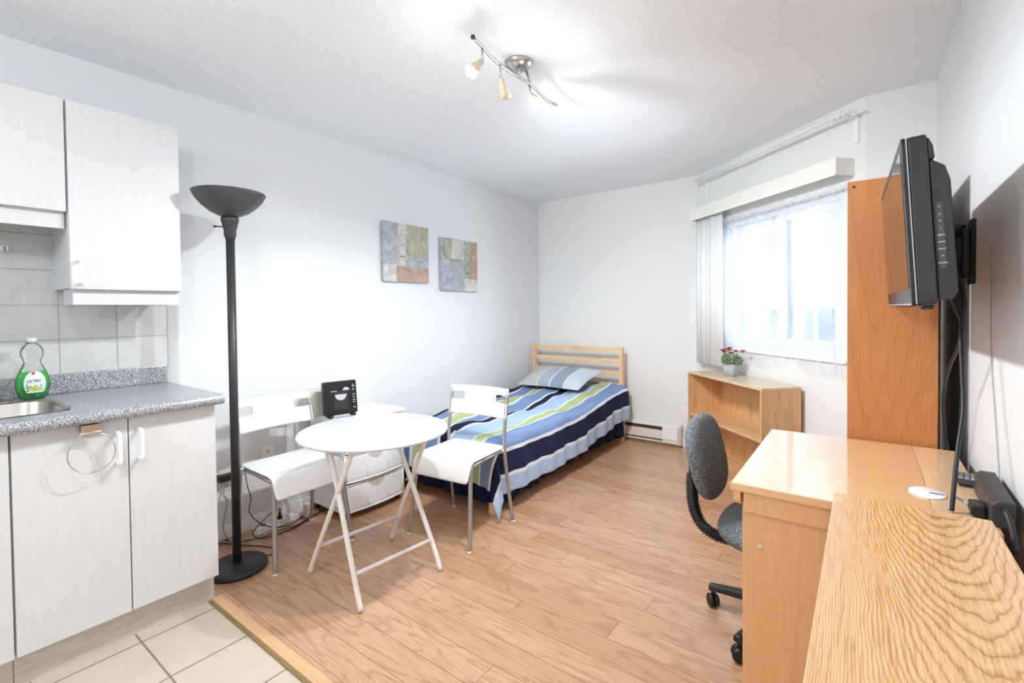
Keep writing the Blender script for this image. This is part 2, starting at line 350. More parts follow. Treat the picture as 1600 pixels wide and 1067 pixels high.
# ------------------------------------------------------------------ mesh helpers
class MB:
    """collects shapes into one mesh; mi = material slot"""
    def __init__(s): s.bm = bmesh.new(); s.uv = None
    def face(s, vs, mi=0, smooth=False):
        try:
            f = s.bm.faces.new(vs); f.material_index = mi; f.smooth = smooth; return f
        except ValueError: return None
    def v(s, p): return s.bm.verts.new(p)
    def box(s, a, b, mi=0, mat=None):
        x0, y0, z0 = a; x1, y1, z1 = b
        P = [Vector((x, y, z)) for z in (z0, z1) for y in (y0, y1) for x in (x0, x1)]
        if mat is not None: P = [mat @ p for p in P]
        v = [s.v(p) for p in P]
        for q in ((0, 2, 3, 1), (4, 5, 7, 6), (0, 1, 5, 4), (2, 6, 7, 3), (0, 4, 6, 2), (1, 3, 7, 5)): s.face([v[i] for i in q], mi)
        return s
    def tube(s, pts, r, n=10, mi=0, cap=True, flat=None):
        pts = [Vector(p) for p in pts]; rings = []
        rr = r if isinstance(r, (list, tuple)) else [r]*len(pts)
        prev = None
        for i, p in enumerate(pts):
            d = (pts[min(i+1, len(pts)-1)] - pts[max(i-1, 0)]).normalized()
            if prev is None:
                a = Vector((0, 0, 1)) if abs(d.z) < .9 else Vector((1, 0, 0))
                u = d.cross(a).normalized()
            else: u = (prev - d*prev.dot(d)).normalized()
            prev = u; w = d.cross(u)
            fl = flat or 1
            rings.append([s.v(p + (u*math.cos(2*PI*k/n) + w*math.sin(2*PI*k/n)*fl)*rr[i]) for k in range(n)])
        for a, b in zip(rings, rings[1:]):
            for k in range(n): s.face([a[k], a[(k+1) % n], b[(k+1) % n], b[k]], mi, True)
        if cap: s.face(rings[0][::-1], mi); s.face(rings[-1], mi)
        return s
    def lathe(s, prof, n=32, mi=0, mat=None, sx=1, sy=1, closed=True):
        rings = []
        for r, z in prof:
            ring = []
            for k in range(n):
                p = Vector((r*math.cos(2*PI*k/n)*sx, r*math.sin(2*PI*k/n)*sy, z))
                ring.append(s.v(mat @ p if mat is not None else p))
            rings.append(ring)
        for a, b in zip(rings, rings[1:]):
            for k in range(n): s.face([a[k], a[(k+1) % n], b[(k+1) % n], b[k]], mi, True)
        if closed: s.face(rings[0][::-1], mi); s.face(rings[-1], mi)
        return s
    def prism(s, poly, t0, t1, axis='x', mi=0, mat=None):
        def P(a, b, t): return {'x': Vector((t, a, b)), 'y': Vector((a, t, b)), 'z': Vector((a, b, t))}[axis]
        A = [P(a, b, t0) for a, b in poly]; B = [P(a, b, t1) for a, b in poly]
        if mat is not None: A = [mat @ p for p in A]; B = [mat @ p for p in B]
        A = [s.v(p) for p in A]; B = [s.v(p) for p in B]; n = len(A)
        s.face(A[::-1], mi); s.face(B, mi)
        for i in range(n): s.face([A[i], A[(i+1) % n], B[(i+1) % n], B[i]], mi)
        return s
    def grid(s, fn, nu, nv, mi=0, uvfn=None, smooth=True):
        vs = [[s.v(fn(i/nu, j/nv)) for j in range(nv+1)] for i in range(nu+1)]
        if uvfn and s.uv is None: s.uv = s.bm.loops.layers.uv.new('UVMap')
        for i in range(nu):
            for j in range(nv):
                f = s.face([vs[i][j], vs[i+1][j], vs[i+1][j+1], vs[i][j+1]], mi, smooth)
                if uvfn and f:
                    for lp, (a, b) in zip(f.loops, ((i, j), (i+1, j), (i+1, j+1), (i, j+1))): lp[s.uv].uv = uvfn(a/nu, b/nv)
        return s
    def build(s, name, mats, parent=None, bevel=0, segs=2, solid=0, sub=0, loc=None, rot=None, fixn=True):
        if fixn: bmesh.ops.recalc_face_normals(s.bm, faces=s.bm.faces)
        me = bpy.data.meshes.new(name); s.bm.to_mesh(me); s.bm.free()
        for m in (mats if isinstance(mats, (list, tuple)) else [mats]): me.materials.append(m)
        o = bpy.data.objects.new(name, me); C.objects.link(o)
        if parent is not None: o.parent = parent
        if loc is not None: o.location = loc
        if rot is not None: o.rotation_euler = rot
        if solid:
            md = o.modifiers.new('s', 'SOLIDIFY'); md.thickness = solid; md.offset = 0
        if bevel:
            md = o.modifiers.new('b', 'BEVEL'); md.width = bevel; md.segments = segs; md.limit_method = 'ANGLE'; md.angle_limit = R(40)
            md.harden_normals = False
        if sub:
            md = o.modifiers.new('ss', 'SUBSURF'); md.levels = sub; md.render_levels = sub
        return o
def box(name, a, b, m, parent=None, bevel=.0, **k): return MB().box(a, b).build(name, m, parent, bevel, **k)
def tag(o, label, cat, group=None):
    o['label'] = label; o['category'] = cat
    if group: o['group'] = group
    return o
def thing(name, label, cat, loc=(0, 0, 0), rz=0, group=None):
    o = bpy.data.objects.new(name, None); C.objects.link(o); o.location = loc; o.rotation_euler = (0, 0, rz)
    o.empty_display_size = .1
    return tag(o, label, cat, group)
def struct(o): o['kind'] = 'structure'; return o
def senv(name, loc=(0, 0, 0), rz=0):
    o = bpy.data.objects.new(name, None); C.objects.link(o); o.location = loc; o.rotation_euler = (0, 0, rz); return struct(o)
def copy_tree(o, parent=None):
    c = o.copy(); C.objects.link(c); c.parent = parent
    for ch in list(o.children): copy_tree(ch, c)
    return c
def smooth_path(pts, k=6):
    """Catmull-Rom through the points"""
    P = [Vector(p) for p in pts]; P = [P[0]*2-P[1]] + P + [P[-1]*2-P[-2]]; out = []
    for i in range(1, len(P)-2):
        for j in range(k):
            t = j/k; a, b, c, d = P[i-1:i+3]
            out.append(.5*((2*b)+(c-a)*t+(2*a-5*b+4*c-d)*t*t+(3*b-a-3*c+d)*t**3))
    out.append(P[-2]); return out
def rrect(x0, y0, x1, y1, r, n=5):
    pts = []
    for cx, cy, a in ((x1-r, y1-r, 0), (x0+r, y1-r, 90), (x0+r, y0+r, 180), (x1-r, y0+r, 270)):
        for k in range(n+1): t = R(a+90*k/n); pts.append((cx+r*math.cos(t), cy+r*math.sin(t)))
    return pts
def text_mesh(name, body, size, m, parent, loc, rot, extrude=.0003):
    cu = bpy.data.curves.new(name, 'FONT'); cu.body = body; cu.size = size; cu.extrude = extrude; cu.align_x = 'CENTER'; cu.align_y = 'CENTER'
    tmp = bpy.data.objects.new(name+'_tmp', cu)
    me = bpy.data.meshes.new_from_object(tmp); me.materials.clear(); me.materials.append(m)
    bpy.data.objects.remove(tmp); o = bpy.data.objects.new(name, me); C.objects.link(o); o.parent = parent
    o.location = loc; o.rotation_euler = rot; return o

# ------------------------------------------------------------------ room shell
XL, XR, YF, YB, ZC = -2.89, .298, 4.39, -2.2, 2.44
WA, WB = Vector((-1.20, 4.39)), Vector((0.0, 3.33))        # the slanted window wall
wl = (WB-WA).length; wang = math.atan2((WB-WA).y, (WB-WA).x)
T = .12
struct(MB().prism([(XL-T, YB-T), (XR+T, YB-T), (XR+T, .885), (XL-T, .885)], -.08, 0, 'z').build('floor', M_TILE))
struct(MB().prism([(XL-T, .885), (XR+T, .885), (XR+T, 3.45), (.06, 3.45), (-1.14, 4.51), (XL-T, 4.51)], -.08, 0.0, 'z').build('floor', M_FLOOR))
struct(MB().prism([(XL-T, YB-T), (XR+T, YB-T), (XR+T, 3.45), (.05, 3.45), (-1.15, 4.51), (XL-T, 4.51)], ZC, ZC+.1, 'z').build('ceiling', M_CEIL))
struct(box('wall_left', (XL-T, YB-T, 0), (XL, YF+T, ZC), M_WALL))
struct(box('wall_far', (XL, YF, 0), (WA.x, YF+T, ZC), M_WALL2))
struct(box('wall_alcove', (WB.x, WB.y, 0), (XR, WB.y+T, ZC), M_WALL2))
struct(box('wall_right', (XR, YB, 0), (XR+T, WB.y+T, ZC), M_WALL))
struct(box('wall_back', (XL, YB-T, 0), (XR, YB, ZC), M_WALL))
# window wall built in its own frame: x along the wall, y outwards
w_e = Matrix.Translation((WA.x, WA.y, 0)) @ Matrix.Rotation(wang, 4, 'Z')
WX0, WX1, WZ0, WZ1 = .34, 1.47, .945, 1.955
mb = MB()
mb.box((0, 0, 0), (WX0, T, ZC)); mb.box((WX1, 0, 0), (wl, T, ZC)); mb.box((WX0, 0, 0), (WX1, T, WZ0)); mb.box((WX0, 0, WZ1), (WX1, T, ZC))
ww = struct(mb.build('wall_window', M_WALL2)); ww.matrix_world = w_e
win = senv('window_1'); win.matrix_world = w_e
M_FRAME = plain('window_vinyl', rgb(226, 232, 238), .4)
fr = MB(); a, b, c, d = WX0, WX1, WZ0, WZ1; t_ = .045
fr.box((a, .02, c), (a+t_, .1, d)); fr.box((b-t_, .02, c), (b, .1, d)); fr.box((a+t_, .02, c), (b-t_, .1, c+t_)); fr.box((a+t_, .02, d-t_), (b-t_, .1, d))
fr.build('window_frame', M_FRAME, win, .003)
MX = .955
def sash(name, x0, x1, y0, zb):
    s = MB(); q = .05
    s.box((x0, y0, c+t_), (x0+q, y0+.03, d-t_)); s.box((x1-q, y0, c+t_), (x1, y0+.03, d-t_))
    s.box((x0+q, y0, c+t_), (x1-q, y0+.03, c+t_+zb)); s.box((x0+q, y0, d-t_-q), (x1-q, y0+.03, d-t_))
    so = s.build(name, M_FRAME, win, .002)
    box('pane', (x0+q, y0+.012, c+t_+zb), (x1-q, y0+.017, d-t_-q), M_GLASS, so)
sash('sash', a+t_, MX+.03, .064, .05); sash('sash', MX-.03, b-t_, .032, .06)
box('mullion', (MX-.035, .02, c+t_), (MX+.035, .031, d-t_), M_FRAME, win)
box('window_sill', (a-.02, -.02, c-.018), (b+.02, .1, c+.001), M_TRIM, win, .004)
# trim
struct(box('baseboard_left', (XL, .91, 0), (XL+.012, YF, .075), M_TRIM, None, .003))
struct(box('baseboard_far', (XL, YF-.012, 0), (WA.x, YF, .075), M_TRIM, None, .003))
bw = struct(box('baseboard_window', (0.0, -.012, 0), (wl, 0, .075), M_TRIM, None, .003)); bw.matrix_world = w_e
struct(box('baseboard_right', (XR-.012, YB, 0), (XR, WB.y, .075), M_TRIM, None, .003))
th = MB().prism([(.862, .0), (.866, .007), (.876, .010), (.905, .010), (.912, .001), (.912, 0)], -2.31, XR-.012, 'x').build('trim_1', M_THRESH)
struct(th)
struct(box('trim_2', (-2.31, .850, 0), (XR-.012, .862, .006), plain('brass_edge', rgb(150, 128, 86), .5, .4)))
# tiled backsplash on the left wall
struct(box('wall_backsplash', (XL, -1.2, 1.0), (XL+.012, .902, 1.68), M_SPLASH))
# outside
go = struct(box('ground', (-900, 40, -16), (1200, 2600, -15), M_SNOW))
for x, y, w, h in ((-20, 330, 40, 6), (60, 380, 70, 9), (-90, 420, 50, 8), (10, 520, 120, 13), (140, 460, 60, 12)):
    o = MB().box((-w/2, -10, 0), (w/2, 10, h)).prism([(-w/2-1, h), (w/2+1, h), (w/2-3, h+1.5), (-w/2+3, h+1.5)], -10.5, 10.5, 'y').build('distant_building', M_FARB, loc=(x, y, -15))
    tag(o, 'pale hazy low building on the horizon outside the window', 'building', 'hazy buildings outside the window')
# ------------------------------------------------------------------ kitchen
DX = -2.26           # face of the lower doors
def handle(parent, x, y, z0, z1, out=.034):
    zs = smooth_path([(x-.004, y, z0), (x+out*.85, y, z0+.001), (x+out, y, z0+.008)], 3) + smooth_path([(x+out, y, z1-.008), (x+out*.85, y, z1-.001), (x-.004, y, z1)], 3)
    return MB().tube(zs, .0065, 8).build('handle', M_WPLASTIC2, parent)
def cabinet_low(name, label, y0, y1, doors, grp=None):
    t = thing(name, label, 'cabinet', (-2.57, (y0+y1)/2, 0), 0, grp)
    L = lambda x, y: (x+2.57, y-(y0+y1)/2)
    def bx(n, a, b, m, par=t, bev=0):
        return box(n, (a[0]+2.57, a[1]-(y0+y1)/2, a[2]), (b[0]+2.57, b[1]-(y0+y1)/2, b[2]), m, par, bev)
    mb = MB(); o = Vector((2.57, -(y0+y1)/2, 0))
    def ab(a, b, mi=0): mb.box(tuple(Vector(a)+o), tuple(Vector(b)+o), mi)
    ab((XL+.014, y0, .132), (DX-.02, y0+.016, .879)); ab((XL+.014, y1-.016, .132), (DX-.02, y1, .879))
    ab((XL+.014, y0+.016, .132), (DX-.02, y1-.016, .148)); ab((XL+.014, y0+.016, .148), (XL+.024, y1-.016, .879))
    ab((DX-.04, y0+.016, .845), (DX-.02, y1-.016, .879))
    mb.build('carcass', M_CAB, t)
    bx('toe_kick', (-2.335, y0, 0.0), (-2.318, y1, .132), M_KICK)
    if y1 > .8: bx('side_plinth', (XL+.014, y1-.016, 0), (-2.335, y1, .132), M_KICK)
    for da, db, hy in doors:
        d = bx('door', (DX-.019, da+.0018, .128), (DX, db-.0018, .874), M_CAB, t, .002)
        if hy is not None: handle(d, DX+2.57, hy-(y0+y1)/2, .712, .826, .042)
    return t
cabinet_low('base_cabinet', 'white lower cabinet with two handled doors under the sink, ring hanging on it', .258, .876, [(.258, .571, .535), (.571, .876, .603)])
cabinet_low('base_cabinet', 'white lower cabinet at the far left edge, only a door strip showing', -.35, .256, [(-.35, -.05, None), (-.05, .256, None)])
# worktop with a hole for the sink
FX, CY1 = -2.207, .893
SX0, SX1, SY0, SY1 = -2.72, -2.345, -.12, .425       # sink bowl
wt = thing('worktop', 'grey speckled laminate worktop with a low upstand behind the sink', 'worktop', (-2.55, .3, .92))
mb = MB()
def wx(a, b): mb.box((a[0]+2.55, a[1]-.3, a[2]), (b[0]+2.55, b[1]-.3, b[2]))
wx((XL+.001, SY1, 0-.04), (FX-.016, CY1, 0)); wx((XL+.001, -.9, -.04), (FX-.016, SY0, 0)); wx((XL+.001, SY0, -.04), (SX0, SY1, 0)); wx((SX1, SY0, -.04), (FX-.016, SY1, 0))
mb.build('slab', M_COUNTER, wt)
pr = []
for k in range(9): a = PI/2 - PI*k/8; pr.append((.343-.018+.018*math.cos(a), -.0205+.0205*math.sin(a)))
MB().prism([(.326, .0)] + pr + [(.326, -.041)], -1.2, CY1-.3, 'y').build('front_edge', M_COUNTER, wt)
box('upstand', (XL+.0+2.55, -1.2, 0.0), (XL+.022+2.55, CY1-.3, .087), M_COUNTER, wt, .004)
# sink
sk = thing('sink', 'stainless steel sink bowl let into the speckled worktop', 'sink', ((SX0+SX1)/2, (SY0+SY1)/2, .92))
hw, hl = (SX1-SX0)/2, (SY1-SY0)/2
mb = MB(); loops = []
for r_, dx, dz in ((.085, .014, .0015), (.085, 0.002, .003), (.08, -.003, -.004), (.075, -.012, -.13), (.06, -.035, -.155), (.03, -.15, -.16)):
    loops.append([mb.v((x, y, dz)) for x, y in rrect(-hw-dx, -hl-dx, hw+dx, hl+dx, max(.005, min(r_, hw+dx-.001)), 8)])
for A, B in zip(loops, loops[1:]):
    for k in range(len(A)): mb.face([A[k], A[(k+1) % len(A)], B[(k+1) % len(A)], B[k]], 0, True)
mb.face(loops[-1], 0, True)
mb.build('bowl', M_STEEL, sk)
MB().lathe([(.001, -.158), (.035, -.157), (.04, -.155), (.04, -.16)], 24).build('drain', M_CHROME, sk)
mb = MB(); mb.prism(rrect(-hw-.15, -hl-.02, -hw-.02, hl-.098, .03), .0005, .004, 'z')
mb.build('faucet_ledge', M_STEEL, sk, .001)
mb = MB(); mb.tube(smooth_path([(-hw-.09, -.15, 0), (-hw-.09, -.15, .16), (-hw-.05, -.15, .22), (-hw+.06, -.15, .2), (-hw+.08, -.15, .17)], 5), .011, 12)
mb.build('faucet', M_CHROME, sk)
# towel ring
tr = thing('towel_ring', 'thin metal towel ring hanging from the sink cabinet door', 'towel ring', (DX, .455, .879))
mb = MB(); mb.box((-.022, -.026, -.008), (.030, .026, -.005)); mb.box((.0008, -.026, -.03), (.006, .026, -.006))
mb.box((.028, -.026, -.034), (.034, .026, -.005)); mb.tube([(.034, -.03, -.034), (.034, .03, -.034)], .006, 8)
mb.build('hook_plate', M_CHROME, tr, .001)
mb = MB(); mb.tube([(.034+.012*math.sin(a/2), .066*math.sin(a), -.034-.070+.070*math.cos(a)) for a in [2*PI*k/40 for k in range(41)]], .0022, 8)
mb.build('ring', M_CHROME, tr)
# dish soap bottle
ds = thing('dish_soap_bottle', 'clear dish soap bottle with bright green liquid standing by the sink', 'bottle', (-2.775, .388, .9215), R(8))
prof = [(.036, 0), (.042, .006), (.050, .035), (.054, .06), (.052, .085), (.044, .112), (.034, .135), (.026, .152)]
top = [(.026, .152), (.031, .168), (.036, .186), (.036, .200), (.030, .216), (.018, .228), (.0145, .236)]
MB().lathe(prof+top[1:], 36, sx=.55, sy=1).build('bottle_wall', M_BOTTLE, ds)
MB().lathe([(r-.0025, z+.002) for r, z in prof[:6]] + [(.0405, .1145)], 36, sx=.53, sy=1).build('liquid', M_SOAP, ds)
M_CLEARCAP = plain('clear_cap', rgb(206, 212, 212), .2)
MB().lathe([(.0155, .236), (.0165, .238), (.0165, .252), (.015, .254)], 24).build('cap', M_CLEARCAP, ds)
# label follows the bottle front
def bw_(z):
    for (r0, z0), (r1, z1) in zip(prof, prof[1:]):
        if z0 <= z <= z1: return r0+(r1-r0)*(z-z0)/(z1-z0)
    return .03
def onb(y, z, e=.0008):
    r = bw_(z); return Vector((.55*math.sqrt(max(1e-6, r*r-y*y))+e, y, z))
M_LABEL = plain('pale_label', rgb(214, 222, 226), .4); M_LIME = plain('lime_print', rgb(178, 198, 60), .4); M_LGREEN = plain('leaf_print', rgb(50, 110, 40), .4); M_INK = plain('dark_green_print', rgb(30, 66, 44), .4)
def lab(u, w):
    z = .028+w*.088; hwid = .034*math.sqrt(max(0, 1-((w-.42)/.6)**2)); return onb((u-.5)*2*min(hwid, bw_(z)*.92), z)
lb = MB().grid(lab, 12, 16).build('label', M_LABEL, ds)
mb = MB()
for y, z, r in ((-.006, .045, .008), (.006, .042, .007), (-.018, .047, .006), (.016, .044, .005), (-.001, .054, .006)):
    P = [onb(y+r*math.cos(k*PI/6), z+r*math.sin(k*PI/6), .0014) for k in range(12)]; mb.face([mb.v(p) for p in P], 0)
mb.build('lime_picture', M_LIME, lb)
mb = MB()
for k in range(16):
    y = random.uniform(-.028, .028); z = .043+random.uniform(-.006, .022)*(1 if abs(y) > .015 else .3); a = random.uniform(0, PI); l = .007
    q = [(l*math.cos(a), l*math.sin(a)), (.3*l*math.sin(a), -.3*l*math.cos(a)), (-l*math.cos(a), -l*math.sin(a)), (-.3*l*math.sin(a), .3*l*math.cos(a))]
    mb.face([mb.v(onb(y+p, z+r, .0012)) for p, r in q], 0)
mb.build('leaf_picture', M_LGREEN, lb)
mb = MB(); mb.face([mb.v(onb(y, z, .0014)) for y, z in ((-.010, .103), (.000, .103), (.000, .114), (-.010, .114))]); mb.build('red_emblem', M_RED, lb)
tx = text_mesh('lettering', 'ULTRA', .0135, M_INK, lb, (0, 0, 0), (0, 0, 0))
for vtx in tx.data.vertices: p = vtx.co.copy(); vtx.co = onb(p.x*1.05-.004, .0765+p.y*1.15, .0016+p.z)
# upper cabinets
UX = -2.59
def cabinet_up(label, y0, y1, z0, z1, hy, handlez, vz):
    t = thing('wall_cabinet', label, 'cabinet', (-2.75, (y0+y1)/2, z0))
    o = Vector((2.75, -(y0+y1)/2, -z0)); mb = MB()
    def ab(m_, a, b): m_.box(tuple(Vector(a)+o), tuple(Vector(b)+o))
    x0, x1 = XL+.0125, UX-.021
    ab(mb, (x0, y0, z0), (x1, y0+.016, z1)); ab(mb, (x0, y1-.016, z0), (x1, y1, z1)); ab(mb, (x0, y0+.016, z0), (x1, y1-.016, z0+.016))
    ab(mb, (x0, y0+.016, z1-.016), (x1, y1-.016, z1)); ab(mb, (x0, y0+.016, z0+.016), (x0+.006, y1-.016, z1-.016))
    mb.build('carcass', M_CAB, t, .001)
    mb = MB(); ab(mb, (UX-.019, y0+.0015, z0-.004), (UX, y1-.0015, z1)); d = mb.build('door', M_CAB, t, .002)
    if hy is not None: handle(d, UX+2.75, hy-(y0+y1)/2, handlez-z0, handlez+.095-z0, .04)
    mb = MB(); ab(mb, (x1-.024, y0+.012, z0-vz), (x1-.006, y1-.004, z0-.001)); ab(mb, (x0+.1, y0+.012, z0-vz), (x1-.0245, y0+.03, z0-.001))
    mb.build('light_valance', M_CAB, t, .001)
    return t
cabinet_up('white upper cabinet with a small handle, next to the floor lamp', .478, .872, 1.378, 2.14, .506, 1.395, .068)
cabinet_up('shorter white upper cabinet at the top left corner, without a handle', -.30, .474, 1.69, 2.14, None, 0, .07)
hk = MB(); hk.box((0, -.012, -.012), (.003, .012, .012)); hk.tube(smooth_path([(.003, 0, .004), (.012, 0, .0), (.014, 0, -.012), (.02, 0, -.012)], 4), .003, 8)
tag(hk.build('wall_hook', M_CHROME, None, 0, loc=(XL+.0125, .33, 1.55)), 'small metal hook stuck on the marble tiles below the short cabinet', 'hook')

# ------------------------------------------------------------------ floor lamp
fl = thing('floor_lamp', 'tall black torchiere floor lamp with a bowl shade beside the worktop', 'lamp', (-2.497, 1.05, 0))
MB().lathe([(.128, .0), (.135, .004), (.135, .020), (.130, .025), (.045, .030), (.022, .036)], 56).build('base', M_BLACKM, fl)
MB().lathe([(.0195, .03), (.0195, 1.63)], 24).build('pole', M_BLACKM, fl)
ns = MB().lathe([(.0195, 1.62), (.022, 1.635), (.027, 1.65), (.027, 1.672), (.032, 1.69), (.033, 1.70), (.038, 1.715), (.040, 1.728), (.036, 1.735), (.030, 1.738)], 32).build('neck', M_BLACKM, fl)
mb = MB(); mb.tube([(-.015, -.02, 1.69), (-.045, -.048, 1.692)], .003, 8); mb.lathe([(.001, -.005), (.006, -.004), (.006, .004), (.001, .005)], 12, mat=Matrix.Translation((-.047, -.050, 1.692)))
mb.build('switch', M_BLACKM, fl)
bp = [(.03, 1.735), (.045, 1.742), (.085, 1.762), (.12, 1.792), (.146, 1.823), (.160, 1.851)]
inn = [(r-.004, z+.003) for r, z in bp[::-1]]
MB().lathe(bp+[(.160, 1.854)]+inn[:1]+inn[1:], 64, closed=False).build('bowl_shade', plain('bowl_grey_enamel', rgb(66, 66, 68), .4, 0, .12, 300), fl)
MB().lathe([(.012, 1.745), (.018, 1.76), (.014, 1.80), (.004, 1.81)], 20).build('bulb', M_FROST, fl)

# ------------------------------------------------------------------ track light
tl = thing('track_light', 'nickel ceiling spotlight bar with three heads, two of them lit', 'ceiling light', (-1.32, 1.85, ZC))
MB().lathe([(.068, 0), (.068, -.006), (.060, -.018), (.040, -.030), (.015, -.036)], 48).build('canopy', M_CHROME, tl)
O = Vector((1.32, -1.85, -ZC))
rodp = smooth_path([Vector(p)+O for p in ((-1.232, 1.425, 2.335), (-1.258, 1.51, 2.345), (-1.280, 1.60, 2.345), (-1.290, 1.70, 2.345), (-1.285, 1.80, 2.345), (-1.285, 1.90, 2.345), (-1.30, 2.00, 2.345), (-1.315, 2.10, 2.345), (-1.305, 2.17, 2.345))], 6)
MB().tube(rodp, .007, 12).build('rod', M_CHROME, tl)
MB().lathe([(.001, -.008), (.008, -.006), (.009, 0), (.008, .006), (.001, .008)], 14, mat=Matrix.Translation(Vector((-1.230, 1.418, 2.335))+O)).build('end_knob', M_BLACKM, tl)
MB().tube([Vector((-1.298, 1.82, 2.35))+O, Vector((-1.298, 1.82, 2.41))+O], .006, 10).build('stem', M_CHROME, tl); MB().tube([Vector((-1.30, 1.92, 2.35))+O, Vector((-1.31, 1.90, 2.415))+O], .006, 10).build('stem', M_CHROME, tl)
def spot(top, joint, aim, lit, mat):
    top = Vector(top)+O; joint = Vector(joint)+O; aim = Vector(aim).normalized()
    h = MB().tube([top, joint], .005, 10).lathe([(.001, -.008), (.008, -.005), (.008, .005), (.001, .008)], 12, mat=Matrix.Translation(joint)).build('spot_arm', M_CHROME, tl)
    q = aim.to_track_quat('Z', 'Y').to_matrix().to_4x4(); mt = Matrix.Translation(joint) @ q
    s = MB().lathe([(.010, .0), (.014, .004), (.015, .025), (.019, .034), (.023, .06), (.0285, .085), (.026, .085), (.021, .062), (.012, .03)], 28, mat=mt, closed=False).build('spot_shade', mat, h)
    MB().lathe([(.004, .03), (.012, .045), (.022, .066), (.0235, .078), (.012, .081), (.001, .082)], 24, mat=mt).build('bulb', M_BULB if lit else M_FROST, h)
spot((-1.258, 1.51, 2.345), (-1.258, 1.505, 2.285), (-.12, -.62, -.65), True, M_MARBLEGL)
spot((-1.284, 1.66, 2.345), (-1.284, 1.66, 2.285), (-.10, .55, -.75), True, M_MARBLEGL)  # middle bulb made to glow along with the added fill spot
spot((-1.288, 1.89, 2.345), (-1.275, 1.885, 2.285), (.62, -.35, -.70), True, M_MARBLEGL)
# kitchen ceiling lamp, behind the camera
kl = thing('ceiling_lamp', 'bare bulb kitchen ceiling lamp above the tiled floor, behind the viewpoint', 'ceiling light', (-1.15, .08, ZC))
MB().lathe([(.10, 0), (.10, -.02), (.09, -.025)], 40).build('canopy', M_TRIM, kl)
MB().lathe([(.035, -.025), (.035, -.13), (.02, -.135)], 24).build('socket', M_WPLASTIC, kl)
MB().lathe([(.012, -.135), (.02, -.15), (.030, -.175), (.028, -.195), (.012, -.208), (.001, -.21)], 24).build('bulb', M_BULB, kl)

k2 = copy_tree(kl); k2.location = (-1.2, -1.55, ZC); k2['label'] = 'added bare bulb ceiling lamp near the kitchen back wall, for soft fill'  # added unseen lamp body for the room fill
# ------------------------------------------------------------------ pictures
def picture(label, y0, y1, z0, z1, patches, rings):
    t = thing('canvas_picture', label, 'picture', (XL+.0, (y0+y1)/2, (z0+z1)/2)); hy, hz = (y1-y0)/2, (z1-z0)/2
    mats = []
    def mm(c, s=18):
        k = ('canvas', c)
        if k not in MATS:
            q = NT('painted_canvas'); v = q.coord('Object', (1, 1, 1)); nz = q.noise(v, s, 5, .7, .8); n2 = q.noise(v, 90, 3)
            d = tuple(x*.62 for x in c[:3])+(1,); l = tuple(min(1, x*1.35+.03) for x in c[:3])+(1,)
            q.base(q.mix(q.math('MULTIPLY', n2, .35), q.ramp(nz, [(.3, d), (.5, c), (.72, l)]), c)); q.set(Roughness=.7); q.bump(n2, .3, .002); MATS[k] = q.m
        return MATS[k]
    box('canvas', (.001, -hy, -hz), (.028, hy, hz), mm(patches[0][4]), t, .002)
    for i, (a, b, c, d, col) in enumerate(patches[1:]):
        # u from the left edge of the picture as seen, w from the top
        box('painted_patch', (.0281+.0, -hy+a*2*hy, hz-d*2*hz), (.0290+.0003*i, -hy+c*2*hy, hz-b*2*hz), mm(col), t)
    for (u, w, r, dark) in rings:
        cy, cz = -hy+u*2*hy, hz-w*2*hz
        P = [(.0315, max(-hy, min(hy, cy+r*math.cos(k*PI/20))), max(-hz, min(hz, cz+r*1.0*math.sin(k*PI/20)))) for k in range(41 if dark else 21)]
        MB().tube(P, .0012, 5, flat=.4).build('painted_ring', M_DGREY if dark else M_TRIM, t)
    return t
GB, SAND, RUST, PALE, SAGE = rgb(162, 170, 176), rgb(172, 168, 146), rgb(176, 150, 136), rgb(196, 195, 190), rgb(160, 168, 150)
picture('square abstract canvas with rust band along the bottom, left of the two', 2.256, 2.712, 1.495, 1.942,
        [(0, 0, 1, 1, GB), (.0, .72, .32, 1, PALE), (.3, 0, .5, .78, PALE), (.5, .0, 1, .55, SAND), (.5, .55, 1, .78, GB), (.28, .74, 1, .995, RUST)],
        [(.41, .28, .042, True), (.41, .47, .045, True), (.40, .65, .04, True), (.80, .775, .085, False)])
picture('square abstract canvas with rust strip down its right side, nearer the corner', 2.855, 3.318, 1.440, 1.887,
        [(0, 0, 1, 1, GB), (0, 0, .6, .42, SAGE), (.28, .0, .62, .38, PALE), (.6, 0, .8, .8, SAGE), (.8, 0, 1, .76, RUST), (.62, .76, 1, 1, PALE)],
        [(.30, .18, .11, True), (.72, .36, .04, True), (.72, .56, .042, True), (.72, .72, .04, True), (.72, .18, .04, False)])

